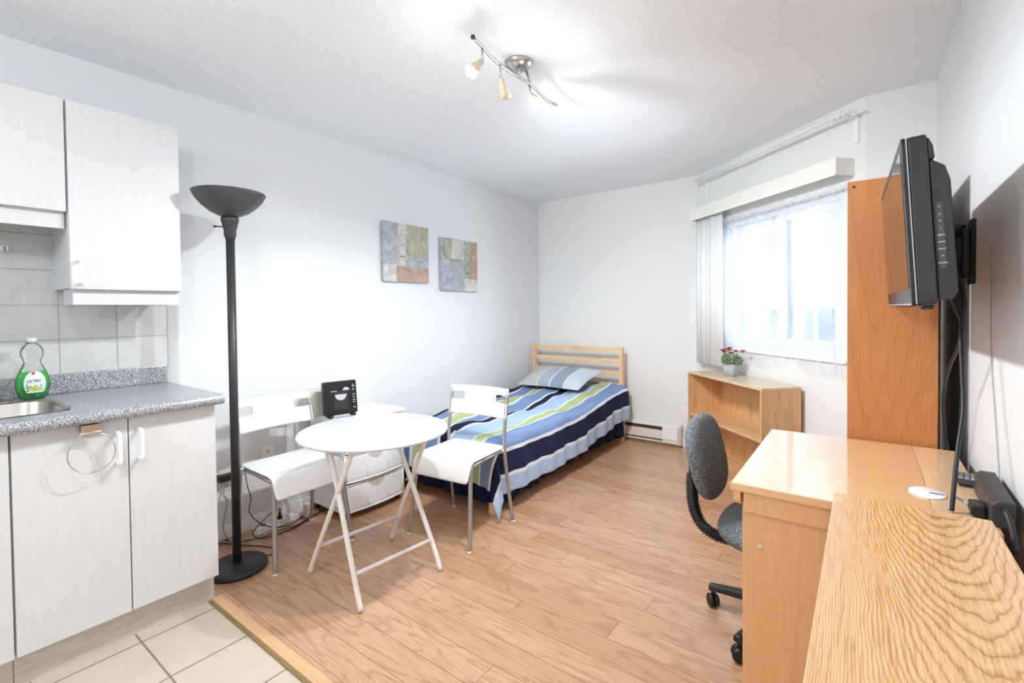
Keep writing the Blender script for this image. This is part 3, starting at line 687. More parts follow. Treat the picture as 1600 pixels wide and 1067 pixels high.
# ------------------------------------------------------------------ folding chairs
def make_chair():
    t = thing('folding_chair', '', 'chair')
    # local: front is -y, x to the right
    def seat(u, w):
        x = (u-.5)*.40*(1-.03*w); y = -.205+w*.40
        z = .452 - .010*math.sin(PI*u)*math.sin(PI*min(1, w*1.2)) - (.105*(max(0, (.16-w)/.16))**1.9)
        if w < .16: y = -.205+.064*(1-(1-w/.16)**1) - .0*w
        return Vector((x, y, z))
    MB().grid(seat, 14, 26).build('seat', M_WPLASTIC, t, solid=.009, sub=1)
    def back(u, w):
        x = (u-.5)*.428; bow = .035*math.sin(PI*u)
        return x, .158+bow+.0+(w)*.035, .622+w*.175+.0*u
    mb = MB(); nu, nv = 22, 12; V = {}
    for i in range(nu+1):
        for j in range(nv+1): V[i, j] = mb.v(back(i/nu, j/nv))
    for i in range(nu):
        for j in range(nv):
            if (i < 5 or i >= nu-5) and 6 <= j < 9 and not (i == -1): continue
            mb.face([V[i, j], V[i+1, j], V[i+1, j+1], V[i, j+1]], 0, True)
    mb.build('backrest', M_WPLASTIC, t, solid=.010)
    for s in (-1, 1):
        MB().tube(smooth_path([(s*.222, .215, .0), (s*.214, .172, .25), (s*.208, .150, .46), (s*.206, .165, .62), (s*.206, .195, .775)], 6), .0105, 12).build('leg', M_SILVER, t)
        MB().tube(smooth_path([(s*.215, -.215, .0), (s*.200, -.185, .2), (s*.190, -.165, .36), (s*.188, -.155, .43)], 6), .0115, 12).build('leg', M_SILVER, t)
        MB().tube([(s*.190, -.15, .428), (s*.190, .02, .436), (s*.190, .165, .436)], .009, 8).build('seat_rail', M_SILVER, t)
        MB().tube([(s*.185, .148, .440), (s*.213, .148, .440)], .014, 12).build('pivot', M_SILVERPL, t)
        for (fy, ) in ((.215,), (-.215,)):
            MB().lathe([(.0125, 0), (.0125, .008), (.011, .010)], 14, mat=Matrix.Translation((s*(.222 if fy > 0 else .215), fy, -.001))).build('foot_cap', M_WPLASTIC, t)
    MB().tube([(-.190, -.05, .432), (.190, -.05, .432)], .007, 8).build('cross_bar', M_SILVER, t)
    return t
ch = make_chair(); ch.location = (-1.893, 2.027, .001); ch.rotation_euler = (0, 0, R(5.5))
ch['label'] = 'white folding chair in front of the bed, facing the round table'; ch['group'] = 'white chairs at the round table'
ch2 = copy_tree(ch); ch2.location = (-2.497, 1.345, .001); ch2.rotation_euler = (0, 0, R(90))
ch2['label'] = 'white folding chair with its back to the wall, right beside the floor lamp'

# ------------------------------------------------------------------ folding table
tb = thing('folding_table', 'round white folding table on crossed tubular legs', 'table', (-1.91, 1.44, 0))
MB().lathe([(.02, .683), (.335, .683), (.349, .686), (.352, .693), (.350, .698), (.344, .7005), (.02, .7005)], 96).build('tabletop', M_WMETAL if False else plain('white_table_top', rgb(214, 217, 222), .35, 0, .008), tb)
def tleg(foot, knee, topp): return MB().tube(smooth_path([foot, knee, topp], 6), .0115, 12).build('leg', M_WMETAL, tb)
# frame one: feet on the wall side; frame two: feet on the room side
tleg((-.255, -.200, .004), (-.190, -.200, .13), (.135, -.215, .675)); tleg((-.200, .252, .004), (-.140, .245, .13), (.150, .215, .675))
tleg((.205, -.240, .004), (.150, -.232, .13), (-.105, -.185, .675)); tleg((.252, .182, .004), (.190, .185, .13), (-.105, .185, .675))
for pts in (((-.175, -.198, .155), (-.122, .243, .155)), ((.145, -.231, .135), (.185, .186, .135)), ((.135, -.215, .672), (.150, .215, .672)), ((-.105, -.185, .672), (-.105, .185, .672))):
    MB().tube(pts, .009, 10).build('cross_bar', M_WMETAL, tb)
for s in (-1, 1):
    MB().tube(smooth_path([(-.02, s*.2, .655), (-.06, s*.2, .648), (-.095, s*.2, .615), (-.085, s*.2, .57), (-.05, s*.2, .555)], 5), .007, 8).build('latch', M_WMETAL, tb)
    MB().tube([(.0, s*.188, .395), (.0, s*.22, .395)], .006, 8).build('rivet', M_CHROME, tb)
    MB().tube([(.135, s*.19, .66), (.135, s*.235, .66)], .011, 10).build('hinge', M_WMETAL, tb)

# ------------------------------------------------------------------ drawer cart
dc = thing('drawer_cart', 'white plastic drawer cart on castors between chair and bed', 'drawer unit', (-2.68, 1.89, 0))
x0, x1, y0, y1 = -.19, .185, -.228, .232
mb = MB()
for (a, b) in ((x0, x0+.022), (x1-.034, x1-.012)):
    for (c, d) in ((y0, y0+.018), (y1-.018, y1)): mb.box((a, c, .05), (b, d, .59))
for z in (.045, .225, .405, .583):
    for (c, d) in ((y0+.0005, y0+.0175), (y1-.0175, y1-.0005)): mb.box((x0+.022, c, z), (x1-.034, d, z+.018))
    mb.box((x0, y0+.018, z), (x0+.018, y1-.018, z+.018))
    mb.box((x1-.03, y0+.018, z), (x1-.013, y1-.018, z+.012))
mb.build('frame', M_WPLASTIC, dc, .002)
for z in (.066, .246, .426):
    box('side_panel', (x0+.02, y0+.008, z), (x1-.03, y0+.012, z+.157), M_MILKY, dc); box('side_panel', (x0+.02, y1-.012, z), (x1-.03, y1-.008, z+.157), M_MILKY, dc)
mb = MB(); mb.box((x0-.004, y0-.006, .601), (x1+.006, y1+.006, .612)); 
for a, b in (((x0-.004, y0-.006, .6125), (x1+.006, y0+.012, .619)), ((x0-.004, y1-.012, .6125), (x1+.006, y1+.006, .619)), ((x0-.004, y0+.0125, .6125), (x0+.014, y1-.0125, .619))): mb.box(a, b)
mb.build('lid', M_WPLASTIC, dc, .003)
for z in (.050, .230, .410):
    def fr_(u, w, z=z):
        y = y0+.012+u*(y1-y0-.024); bul = .022*(1-(2*u-1)**2); return Vector((x1-.016+bul*(1-.5*w)+.004*(1-w), y, z+w*.165))
    d = MB().grid(fr_, 20, 6).build('drawer', M_MILKY, dc, solid=.004)
    def rim(zz, w): return [Vector(fr_(k/20, w)) + Vector((.003, 0, 0)) for k in range(21)]
    r = MB()
    r.tube(rim(z, .985), .006, 8); r.tube(rim(z, .01), .006, 8)
    r.tube([fr_(.0, 0)+Vector((.002, 0, 0)), fr_(0, 1)+Vector((.002, 0, 0))], .006, 8); r.tube([fr_(1, 0)+Vector((.002, 0, 0)), fr_(1, 1)+Vector((.002, 0, 0))], .006, 8)
    r.build('drawer_rim', M_WPLASTIC, d)
    for u in (.33, .67): MB().tube([fr_(u, .05)+Vector((.002, 0, 0)), fr_(u, .95)+Vector((.002, 0, 0))], .0025, 6).build('drawer_rib', M_WPLASTIC, d)
    mb = MB(); P = [fr_(.35, .94)] + [fr_(.35+.3*k/8, .94-.24*math.sin(PI*k/8)) for k in range(1, 8)] + [fr_(.65, .94)]
    P = [p+Vector((.0035, 0, 0)) for p in P]; mb.face([mb.v(p) for p in P]); mb.build('finger_grip', M_BEIGEPL, d, solid=.002)
    MB().box((x0+.03, y0+.022, z+.022), (x1-.04, y1-.022, z+.026)).build('drawer_bottom', M_MILKY, d)
for a in (x0+.03, x1-.05):
    for b in (y0+.03, y1-.03):
        MB().lathe([(.018, -.009), (.020, -.006), (.020, .006), (.018, .009)], 20, mat=Matrix.Translation((a, b, .021)) @ Matrix.Rotation(R(90), 4, 'Y')).tube([(a, b, .03), (a, b, .046)], .006, 8).build('castor', M_BLACKP, dc)
# CD radio and beige speaker
rd = thing('cd_radio', 'black upright CD radio with a half-round window on the drawer cart', 'radio', (-2.603, 1.715, .622), R(-14))
tilt = Matrix.Rotation(R(-8), 4, 'Y')
b_ = MB().prism(rrect(-.103, .012, .103, .218, .012), -.025, .010, 'x', mat=tilt).build('housing', M_DGREY, rd, .003)
MB().prism(rrect(-.101, .014, .101, .216, .011), .0101, .013, 'x', mat=tilt).build('front_panel', M_BLACKP, rd, .001)
hc = lambda cy, cz, r, a0, a1, n=16: [(cy+r*math.cos(R(a0+(a1-a0)*k/n)), cz+r*math.sin(R(a0+(a1-a0)*k/n))) for k in range(n+1)]
MB().prism([(-.045, .045), (.045, .035), (.052, .15), (-.032, .155)], .0131, .0145, 'x', mat=tilt).build('disc_door', M_DGREY, rd)
MB().prism(hc(.0, .135, .036, 180, 360), .0146, .0158, 'x', mat=tilt).build('disc_window', plain('disc_silver', rgb(206, 204, 212), .25, .2), rd)
MB().prism(hc(.035, .157, .020, 0, 180), .0131, .0150, 'x', mat=tilt).build('dial', M_SILVERPL, rd)
MB().box((.0131, -.058, .154), (.0146, -.022, .159), mat=tilt).build('slot_trim', M_SILVERPL, rd)
for k, z in enumerate((.186, .176, .158, .128, .112, .095, .080, .048)):
    MB().prism(rrect(.074, z-.003, .086+(.004 if k % 2 else 0), z+.003, .0029), .0131, .0155, 'x', mat=tilt).build('button', M_SILVERPL, rd)
MB().box((-.028, -.085, 0), (.028, -.055, .013)).box((-.028, .055, 0), (.028, .085, .013)).build('foot', M_BLACKP, rd, .003)
MB().box((-.012, -.05, .002), (.014, .05, .012)).build('front_lip', M_SILVERPL, rd, .002)
tag(MB().prism([(-.075, .001), (.075, .001), (.075, .135), (.045, .16), (-.045, .16), (-.075, .13)], -.05, .05, 'x').build('speaker_box', M_BEIGEPL, None, .006, loc=(-2.79, 1.665, .619)), 'beige speaker box half hidden behind the black CD radio', 'speaker')

# ------------------------------------------------------------------ bed
bd = thing('bed', 'pine single bed with a slatted headboard in the corner', 'bed', (-2.35, 3.25, 0))
bx0, bx1, by0, by1 = -.50, .52, -.99, .985
mb = MB()
for s, a in ((-1, bx0), (1, bx1-.036)): MB().box((a, by1-.05, 0), (a+.036, by1, .905)).build('headboard_post', M_PINE, bd, .003)
for z0_, z1_ in ((.855, .900), (.745, .79), (.63, .675), (.515, .56), (.28, .4)):
    MB().box((bx0+.036, by1-.038, z0_), (bx1-.036, by1-.016, z1_)).build('headboard_slat', M_PINEX, bd, .002)
for a in (bx0, bx1-.05): MB().box((a, by0, 0), (a+.05, by0+.05, .26)).build('leg', M_PINE, bd, .003)
for a in (bx0+.008, bx1-.034): MB().box((a, by0+.05, .17), (a+.026, by1-.05, .26)).build('side_rail', M_PINE, bd, .002)
MB().box((bx0+.05, by0+.006, .17), (bx1-.05, by0+.03, .26)).build('foot_rail', M_PINEX, bd, .002)
MB().box((bx0+.04, by0+.035, .235), (bx1-.04, by1-.055, .255)).build('slat_base', M_PINEX, bd)
mt = MB().prism(rrect(bx0+.01, by0+.015, bx1-.015, by1-.055, .07), .262, .425, 'z').build('mattress', M_SHEET, None, .03, 3, loc=(-2.35, 3.25, 0))
tag(mt, 'mattress lying under the striped comforter', 'mattress')
# navy bed skirt
mb = MB()
def skirt(u, w):
    L1 = by1-.07-by0; L2 = bx1-bx0-.02; s_ = u*(L1+L2)
    rip = .012*math.sin(s_*26)*(1-w)+.008*math.sin(s_*61+1)*(1-w)
    z = .075+.03*math.sin(s_*2.1)+w*(.36-.075)
    if s_ < L1: 
        return Vector((bx1+.006+rip+.01*(1-w), by1-.07-s_, z))
    return Vector((bx1-(s_-L1)*(1), by0-.008-rip-.01*(1-w), z+.03*(1-w)))
sk_ = mb.grid(skirt, 150, 6).build('bed_skirt', M_NAVY, None, solid=.003, loc=(-2.35, 3.25, 0))
tag(sk_, 'navy bed skirt hanging below the striped comforter', 'bed skirt')
# comforter
def comf(u, w):
    # u: metres from hem on the room side (0..1.28); w: metres from the hem at the foot
    U = u*1.29; V = w*2.27
    side = .30+.02*math.sin(V*2.2); foot = .26
    du = max(0, side+.05-U); dv = max(0, foot+.05-V)
    head = max(0, min(1, (V-1.2)/1.0)); zt = .462+.075*head*head*(3-2*head)
    xx = bx1-.02-max(0, U-(side+.05)); yy = by0+.02+max(0, V-(foot+.05))
    puff = .012*math.sin(U*9+1)*math.sin(V*4.5)+.010*math.sin(U*17+V*3)+.008*math.sin(V*11+U*5)+.005*math.sin(V*23-U*14)
    # quilting lines across
    h = math.hypot(du, dv)
    if h == 0:
        e = min(U-(side+.05), V-(foot+.05)); z = zt+puff*min(1, e/.08)
        wallside = max(0, (U-1.14)/.15); z += .02*math.sin(V*9)*wallside
        return Vector((max(xx, bx0-.03), min(yy, by1-.06), z-.03*wallside))
    r = .055; ang = h/r
    if ang < PI/2: out = r*math.sin(ang); dn = r*(1-math.cos(ang))
    else: out = r+(h-r*PI/2)*.03; dn = r+(h-r*PI/2)
    fold = .010*math.sin(V*15+U*3)+.007*math.sin(V*37+1) if du > dv else .012*math.sin(U*24)+.006*math.sin(U*50)
    out += fold*min(1, dn/.15)
    if du > 0 and dv > 0: out += .05*min(du, dv)/.3*(dn/.3)
    nx, ny = du/h, -dv/h
    return Vector((xx+nx*out, yy+ny*out, max(.03, zt-dn+puff*max(0, 1-dn/.05))))
cf = MB().grid(comf, 150, 200, uvfn=lambda a, b: (a*1.29/2, b)).build('comforter', M_STRIPE, None, solid=.012, loc=(-2.35, 3.25, 0))
tag(cf, 'comforter striped in navy, blue, green and white draped over the bed', 'comforter')
# pillow
def pil(sgn):
    def f(u, w):
        a, b = 2*u-1, 2*w-1
        hgt = .078*max(0, (1-abs(a)**2.6))**.55*max(0, (1-abs(b)**2.6))**.55
        pin = 1-.06*(1-abs(b)**2)*0
        x = a*.355*(1-.05*(1-b*b)*(abs(a)**3)*0-.06*(1-abs(b))*abs(a)**6); y = b*.225*(1-.07*(1-abs(a))*abs(b)**6)
        return Vector((x, y, sgn*hgt*(1 if sgn > 0 else .55)+.006*math.sin(a*7+b*3)*(1-abs(a))*(1-abs(b))))
    return f
pw = thing('pillow', 'pillow in a grey and blue striped case leaning at the headboard', 'pillow', (-2.37, 3.93, .608))
pw.rotation_euler = (R(16), R(-1), R(-4))
MB().grid(pil(1), 36, 26, uvfn=lambda a, b: (a, b)).build('pillowcase', M_PILLOW, pw)
MB().grid(pil(-1), 36, 26).build('pillow_underside', M_NAVY, pw)

# ------------------------------------------------------------------ heater and outlets
ht = thing('baseboard_heater', 'white electric baseboard heater on the far wall by the bed', 'heater', (-1.80, YF-.013, 0))
MB().prism([(-.0, .03), (-.058, .03), (-.058, .045), (-.05, .052), (-.058, .06), (-.058, .138), (-.05, .142), (-.045, .178), (-.03, .192), (0, .195)], -.45, .44, 'x').build('housing', plain('heater_enamel', rgb(226, 222, 214), .4), ht, .001)
box('air_slot', (-.45, -.0592, .146), (.30, -.050, .172), M_DBROWN, ht); box('air_slot', (-.45, -.0592, .047), (.30, -.053, .056), M_DBROWN, ht)
MB().prism([(0, .025), (-.064, .025), (-.064, .182), (-.045, .198), (0, .20)], .4405, .47, 'x').build('end_cap', plain('heater_end_enamel', rgb(205, 198, 186), .4), ht, .002)
box('vent_cover', (.301, -.0605, .06), (.439, -.0582, .176), M_TRIM, ht, .001)
def outlet(label, m4, n=2, w=.035, h=.057):
    t = thing('wall_outlet', label, 'outlet'); t.matrix_world = m4
    MB().prism(rrect(-w, -h, w, h, .005), 0, .005, 'x').build('plate', M_WPLASTIC, t, .001)
    for z in ((-.02, .02) if n == 2 else ()):
        s = MB().prism(rrect(-.015, z-.013, .015, z+.013, .006), .0051, .0065, 'x').build('socket', M_WPLASTIC2, t)
        MB().box((.0066, -.007, z-.003), (.007, -.005, z+.006)).box((.0066, .005, z-.003), (.007, .007, z+.006)).box((.0066, -.002, z-.009), (.007, .002, z-.006)).build('slot', M_BLACKP, s)
    return t
outlet('white double wall outlet above the heater beside the low bookcase', Matrix.Translation((-1.307, YF-.001, .326)) @ Matrix.Rotation(R(-90), 4, 'Z'))
outlet('beige wall outlet behind the floor lamp with a black adapter plugged in', Matrix.Translation((XL+.0, 1.165, .33)), 2, .035, .057)
jp = thing('phone_jack', 'blank white jack plate on the wall behind the left chair', 'wall plate'); jp.location = (XL, 1.398, .435)
MB().prism(rrect(-.034, -.036, .034, .036, .006), 0, .005, 'x').build('plate', M_WPLASTIC, jp, .001)
box('jack', (.0051, -.008, -.008), (.009, .008, .008), M_BEIGEPL, jp, .001)
ad = thing('power_adapter', 'black power adapter plugged into the outlet behind the floor lamp', 'adapter', (XL+.0072, 1.165, .352))
MB().box((.0, -.052, -.018), (.045, .052, .018)).build('body', M_BLACKP, ad, .004)
MB().tube([(.022, .052, .0), (.022, .085, .0)], .010, 12).build('plug_end', M_GREYCORD, ad)
tag(MB().tube(smooth_path([(-2.858, 1.255, .349), (-2.85, 1.262, .27), (-2.84, 1.275, .2), (-2.845, 1.268, .12), (-2.80, 1.30, .06), (-2.74, 1.34, .035), (-2.72, 1.40, .02), (-2.735, 1.47, .012), (-2.79, 1.56, .010), (-2.83, 1.62, .012)], 7), .0028, 8).build('adapter_cord', M_BLACKR),
    'thin black cord dropping from the wall adapter to the floor', 'cord')
tag(MB().tube(smooth_path([(-2.872, 1.150, .305), (-2.86, 1.140, .26), (-2.845, 1.150, .22), (-2.84, 1.135, .15), (-2.84, 1.125, .08), (-2.82, 1.15, .012), (-2.76, 1.19, .008)], 7), .0042, 8).build('grey_cord', M_GREYCORD),
    'grey cable hanging from the outlet just behind the worktop end', 'cord')
ps = thing('power_strip', 'white power strip with a red switch lying along the baseboard', 'power strip', (-2.80, 1.42, .002), R(4))
MB().prism(rrect(-.022, -.15, .022, .15, .008), 0, .036, 'z').build('body', M_WPLASTIC, ps, .003)
MB().prism(rrect(-.009, -.115, .009, -.09, .002), .0361, .042, 'z').build('switch', M_RED, ps)
for y in (-.05, .0, .05, .1): MB().prism(rrect(-.015, y-.015, .015, y+.015, .006), .0361, .0372, 'z').build('socket', M_BEIGEPL, ps)
pl = thing('plug', 'black plug pushed into the white power strip', 'plug', (-2.80, 1.42, .0395), R(4))
MB().lathe([(.014, 0), (.014, .014), (.009, .02), (.005, .045)], 16).build('plug_body', M_BLACKP, pl)
MB().tube(smooth_path([(0, 0, .04), (.004, .0, .06), (.02, -.05, .066), (.045, -.12, .05), (.07, -.2, .008), (.10, -.16, -.028), (.115, -.02, -.034), (.10, .1, -.034), (.07, .19, -.034)], 7), .003, 8).build('cord', M_BLACKR, pl)
tag(MB().box((-.022, -.018, 0), (.022, .018, .085)).build('plug_in_charger', M_LILAC, None, .005, loc=(-2.765, 1.575, .003), rot=(0, 0, R(4))), 'pale pink plug-in charger standing at the end of the power strip', 'adapter')
tag(MB().tube(smooth_path([(-2.74, 1.587, .05), (-2.72, 1.61, .06), (-2.715, 1.625, .03), (-2.74, 1.62, .008), (-2.79, 1.60, .006), (-2.84, 1.585, .008)], 6), .0025, 8).build('charger_cord', M_BLACKR), 'short black cord looping beside the pink charger', 'cord')
tag(MB().tube(smooth_path([(-2.497, 1.182, .006), (-2.49, 1.22, .006), (-2.55, 1.25, .005), (-2.63, 1.22, .005), (-2.72, 1.17, .005), (-2.80, 1.13, .005), (-2.86, 1.09, .006)], 7), .003, 8).build('lamp_cord', M_BLACKR), 'black floor lamp cord curving on the planks behind the lamp base', 'cord')
tag(MB().tube(smooth_path([(-2.86, 1.14, .006), (-2.78, 1.18, .006), (-2.72, 1.27, .006), (-2.70, 1.36, .016), (-2.69, 1.46, .012), (-2.72, 1.52, .006), (-2.76, 1.65, .005), (-2.79, 1.70, .005)], 7), .0032, 8).build('extension_cord', M_BLACKR), 'black extension cord running along the floor in front of the power strip', 'cord')
# ------------------------------------------------------------------ window dressing (frame of the window wall: x along, -y into the room)
def wthing(name, label, cat, x, y, z):
    t = thing(name, label, cat); t.matrix_world = w_e @ Matrix.Translation((x, y, z)); return t
vl = wthing('window_valance', 'long white box valance above the window', 'valance', .81, 0, 2.018)
M_VAL = plain('ivory_valance', rgb(238, 238, 232), .4, 0, .008)
MB().box((-.725, -.13, .0), (.725, -.120, .098)).build('face_board', M_VAL, vl, .002)
MB().box((-.725, -.1198, .0), (-.715, -.001, .098)).build('end_return', M_VAL, vl, .001); MB().box((.715, -.1198, .0), (.725, -.001, .098)).build('end_return', M_VAL, vl, .001)
MB().box((-.714, -.1198, .088), (.714, -.001, .097)).build('top_board', M_VAL, vl)
MB().box((-.725, -.134, -.004), (.725, -.1305, .008)).build('lower_lip', M_TRIM, vl)
MB().box((-.70, -.085, .055), (.70, -.045, .085)).build('head_rail', M_TRIM, vl)
cr = wthing('curtain_rail', 'empty white double curtain rail close to the ceiling', 'curtain rail', .85, 0, 2.345)
MB().tube([(-.73, -.125, 0), (.77, -.125, 0)], .008, 10).build('rail', M_TRIM, cr); MB().tube([(-.73, -.085, -.006), (.77, -.085, -.006)], .006, 10).build('rail', M_TRIM, cr)
for s in (-.70, .70): MB().box((s-.012, -.135, -.012), (s+.012, -.012, .0)).box((s-.016, -.0118, -.15), (s+.016, -.001, .01)).build('bracket', M_TRIM, cr, .001)
for s in (-.71, -.68, .66, .70, .735): MB().lathe([(.012, -.006), (.012, .006)], 12, mat=Matrix.Translation((s, -.125, -.014)) @ Matrix.Rotation(R(90), 4, 'Y')).build('glider', M_TRIM, cr)
vb = wthing('vertical_blind', 'stack of closed white vertical blind slats left of the window', 'blind', .26, -.065, .795)
for k, (x, a) in enumerate(((-.115, 12), (-.055, 8), (.01, 11), (.07, 7), (.125, 12))):
    def sl(u, w, x=x, a=a):
        q = (u-.5)*.09; return Vector((x+q*math.cos(R(a)), q*math.sin(R(a))-.008*(1-(2*u-1)**2)-(k % 2)*.008, w*1.27))
    MB().grid(sl, 6, 1).build('slat', plain('blind_slat', rgb(246, 248, 249), .6, 0, .005) if k == 0 else vb.children[0].data.materials[0], vb, solid=.0012)
cd = MB().tube(smooth_path([(.085, -.10, 2.0), (.082, -.10, 1.6), (.08, -.10, 1.35), (.07, -.10, 1.22), (.075, -.10, 1.14), (.09, -.10, 1.12)], 6), .0012, 6).build('blind_cord', M_TRIM)
cd.matrix_world = w_e; tag(cd, 'thin pull cord hanging left of the blind', 'cord')
ct = wthing('sheer_curtain', 'sheer white voile curtain gathered over the window', 'curtain', 0, -.045, 0)
def curt(u, w):
    ztop = 1.955; zb = .868+.02*math.sin(u*13)+.012*math.sin(u*31)
    z = ztop+(zb-ztop)*w
    x = .415+u*1.115
    g = 1-w*.25
    ph = u*34+3.0*math.sin(u*7)-w*2.2+w*1.2*math.sin(u*11)
    amp = .008+.016*w
    # one deep fold swings in from the upper right corner
    x2 = x-.05*math.sin(PI*w*.9)*max(0, (u-.72)/.28)*(1)
    f = amp*math.sin(ph)*(.6+.4*math.sin(u*9))+.004*math.sin(ph*2.3+1)+.035*w*math.exp(-((u-.83+.10*w)/.02)**2)+.03*math.exp(-((u-.97)/.02)**2)*w
    if w < .05: f += .008*math.sin(u*190)
    return Vector((x2+.006*math.cos(ph*1.5), -f-.0, z))
MB().grid(curt, 420, 44).build('voile', M_SHEER, ct, fixn=False)
def head(u, w):
    x = .415+u*1.125; return Vector((x, -.012-.012*math.sin(w*PI)-.005*math.sin(u*210+w*4), 1.94+w*.04+.004*math.sin(u*47)+.003*math.sin(u*23)))
MB().grid(head, 300, 6).build('gathered_heading', M_SHEER, ct, fixn=False)
MB().tube([(.40, -.005, 1.958), (1.55, -.005, 1.958)], .005, 8).build('curtain_wire', M_TRIM, ct)

# ------------------------------------------------------------------ low bookcase under the window
A_ = Vector((-1.165, 3.972)); B_ = Vector((-.528, 3.363)); ln = (B_-A_).length; an = math.atan2((B_-A_).y, (B_-A_).x)
bc = thing('bookcase', 'low oak-veneer bookcase with one shelf under the window', 'bookcase', (A_.x, A_.y, 0), an)
D_ = .285
MB().box((0, 0, 0), (.017, D_, .733)).build('side_panel', M_OAKSHELF, bc, .001); MB().box((ln-.017, 0, 0), (ln, D_, .733)).build('side_panel', M_OAKSHELF, bc, .001)
MB().box((-.001, -.001, .7335), (ln+.001, D_, .750)).build('top', M_PALETOP, bc, .0015)
MB().box((.0175, .003, .395), (ln-.0175, D_-.008, .412)).build('shelf', M_OAKSHELFX, bc, .001)
MB().box((.0175, .003, .07), (ln-.0175, D_-.008, .087)).build('shelf', M_OAKSHELFX, bc, .001)
MB().box((.0175, D_-.007, .0), (ln-.0175, D_-.001, .733)).build('back_panel', M_OAKSHELF, bc)
MB().box((.0175, .012, .0), (ln-.0175, .028, .069)).build('plinth', M_OAKSHELFX, bc)
# potted flowers
pf = thing('potted_flowers', 'small grey pot of red flowers on top of the low bookcase', 'potted plant', (-.81, 3.86, .7505), R(-20))
mb = MB(); loops = []
for h_, z in ((.032, 0), (.036, .004), (.045, .05), (.050, .092), (.046, .092), (.040, .04), (.02, .03)):
    loops.append([mb.v((x, y, z)) for x, y in rrect(-h_, -h_, h_, h_, h_*.35, 4)])
for A, B in zip(loops, loops[1:]):
    for k in range(len(A)): mb.face([A[k], A[(k+1) % len(A)], B[(k+1) % len(A)], B[k]], 0, True)
mb.face(loops[0][::-1]); mb.face(loops[-1]); mb.build('pot', M_POT, pf)
MB().prism(rrect(-.041, -.041, .041, .041, .016), .066, .074, 'z').build('soil', M_DBROWN, pf)
rg = random.Random(3); mb = MB()
for k in range(520):
    a = rg.uniform(0, 2*PI); r = rg.uniform(0, 1)**.6*.066; z = .080+rg.uniform(0, .095)*(1-.35*r/.066)+.004
    c = Vector((r*math.cos(a), r*math.sin(a), z)); d = Vector((math.cos(a+rg.uniform(-.8, .8)), math.sin(a+rg.uniform(-.8, .8)), rg.uniform(-.2, 1))).normalized()
    s_ = d.cross(Vector((rg.uniform(-1, 1), rg.uniform(-1, 1), rg.uniform(-1, 1)))).normalized(); L_ = rg.uniform(.010, .019); w_ = L_*.28
    mb.face([mb.v(c), mb.v(c+d*L_*.5+s_*w_), mb.v(c+d*L_), mb.v(c+d*L_*.5-s_*w_)], 0)
heads = [(-.066, -.01, .186), (-.040, -.03, .178), (-.018, .0, .192), (.014, -.03, .172), (.030, .01, .186), (.0, -.02, .208), (.092, 0, .190), (-.05, .02, .196)]
for hx, hy_, hz_ in heads: mb.tube([(hx*.3, hy_*.3, .08), (hx*.75, hy_*.75, hz_*.7), (hx, hy_, hz_)], .0012, 5)
mb.build('foliage', M_LEAF, pf, fixn=False)
for hx, hy_, hz_ in heads:
    mb = MB(); c = Vector((hx, hy_, hz_))
    for k in range(16):
        a = k*2.4; e = .25+.08*(k % 5); d = Vector((math.cos(a)*math.cos(e), math.sin(a)*math.cos(e), math.sin(e))); s_ = d.cross(Vector((0, 0, 1))).normalized()
        L_ = .030-.0006*k; mb.face([mb.v(c), mb.v(c+d*L_*.6+s_*.009), mb.v(c+d*L_+Vector((0, 0, .002))), mb.v(c+d*L_*.6-s_*.009)], 0)
    mb.lathe([(.001, -.004), (.005, 0), (.003, .006), (.001, .008)], 8, mat=Matrix.Translation(c)); mb.build('flower', M_PETAL, pf, fixn=False)

# ------------------------------------------------------------------ wardrobe
wd = thing('tall_cabinet', 'tall cherry wood cabinet behind the desk, seen from its side', 'cabinet', (.078, 2.70, 0))
MB().box((-.135, -.40, 0), (.135, -.384, 1.757)).build('side_panel', M_CHERRY, wd, .001)
MB().box((-.135, .384, 0), (.135, .40, 1.757)).build('side_panel', M_CHERRY, wd, .001)
for z in (.06, .44, .82, 1.16, 1.45, 1.738): MB().box((-.130, -.3835, z), (.128, .3835, z+.017)).build('shelf', M_CHERRY, wd, .001)
MB().box((.1355, -.385, 0), (.143, .385, 1.755)).build('back_panel', M_DBROWN, wd)  # back board, coloured dark to stand for the shadow gap by the wall
for x in (-.115, .02, .10):
    MB().lathe([(.005, 0), (.005, .0012), (.001, .0012)], 14, mat=Matrix.Translation((x, -.4001, 1.735)) @ Matrix.Rotation(R(90), 4, 'X')).build('screw', M_DBROWN, wd)

# ------------------------------------------------------------------ desk
dk = thing('desk', 'maple laminate desk with a glossy top standing along the right wall', 'desk', (-.03, 1.89, 0))
zt = .75
MB().prism([(-.291, -.379), (.168, -.379), (.172, .0), (.170, .393), (-.289, .384)], zt-.024, zt, 'z').build('desk_top', M_MAPLE, dk, .003, 3)
MB().prism([(.1685, -.379), (.283, -.379), (.288, .395), (.1705, .393), (.1725, 0)], zt-.0240, zt-.0003, 'z').build('desk_top_strip', M_MAPLE2, dk, .002)
MB().box((-.264, -.352, 0), (.27, -.334, zt-.0245)).build('end_panel', M_PANEL, dk, .001)
MB().box((-.264, .352, 0), (.27, .370, zt-.0245)).build('end_panel', M_PANEL, dk, .001)
MB().box((-.258, -.366, zt-.085), (.27, -.3525, zt-.0245)).build('top_rail', M_PANEL, dk, .002)
MB().box((.2, -.3335, .25), (.216, .3515, zt-.0245)).build('modesty_panel', M_PANEL, dk)
MB().prism([(-.375, zt-.0245), (-.375, zt-.052), (-.368, zt-.062), (-.352, zt-.064), (.35, zt-.064), (.35, zt-.0245)], -.284, -.2645, 'x').build('front_apron', M_PANEL, dk, .002)
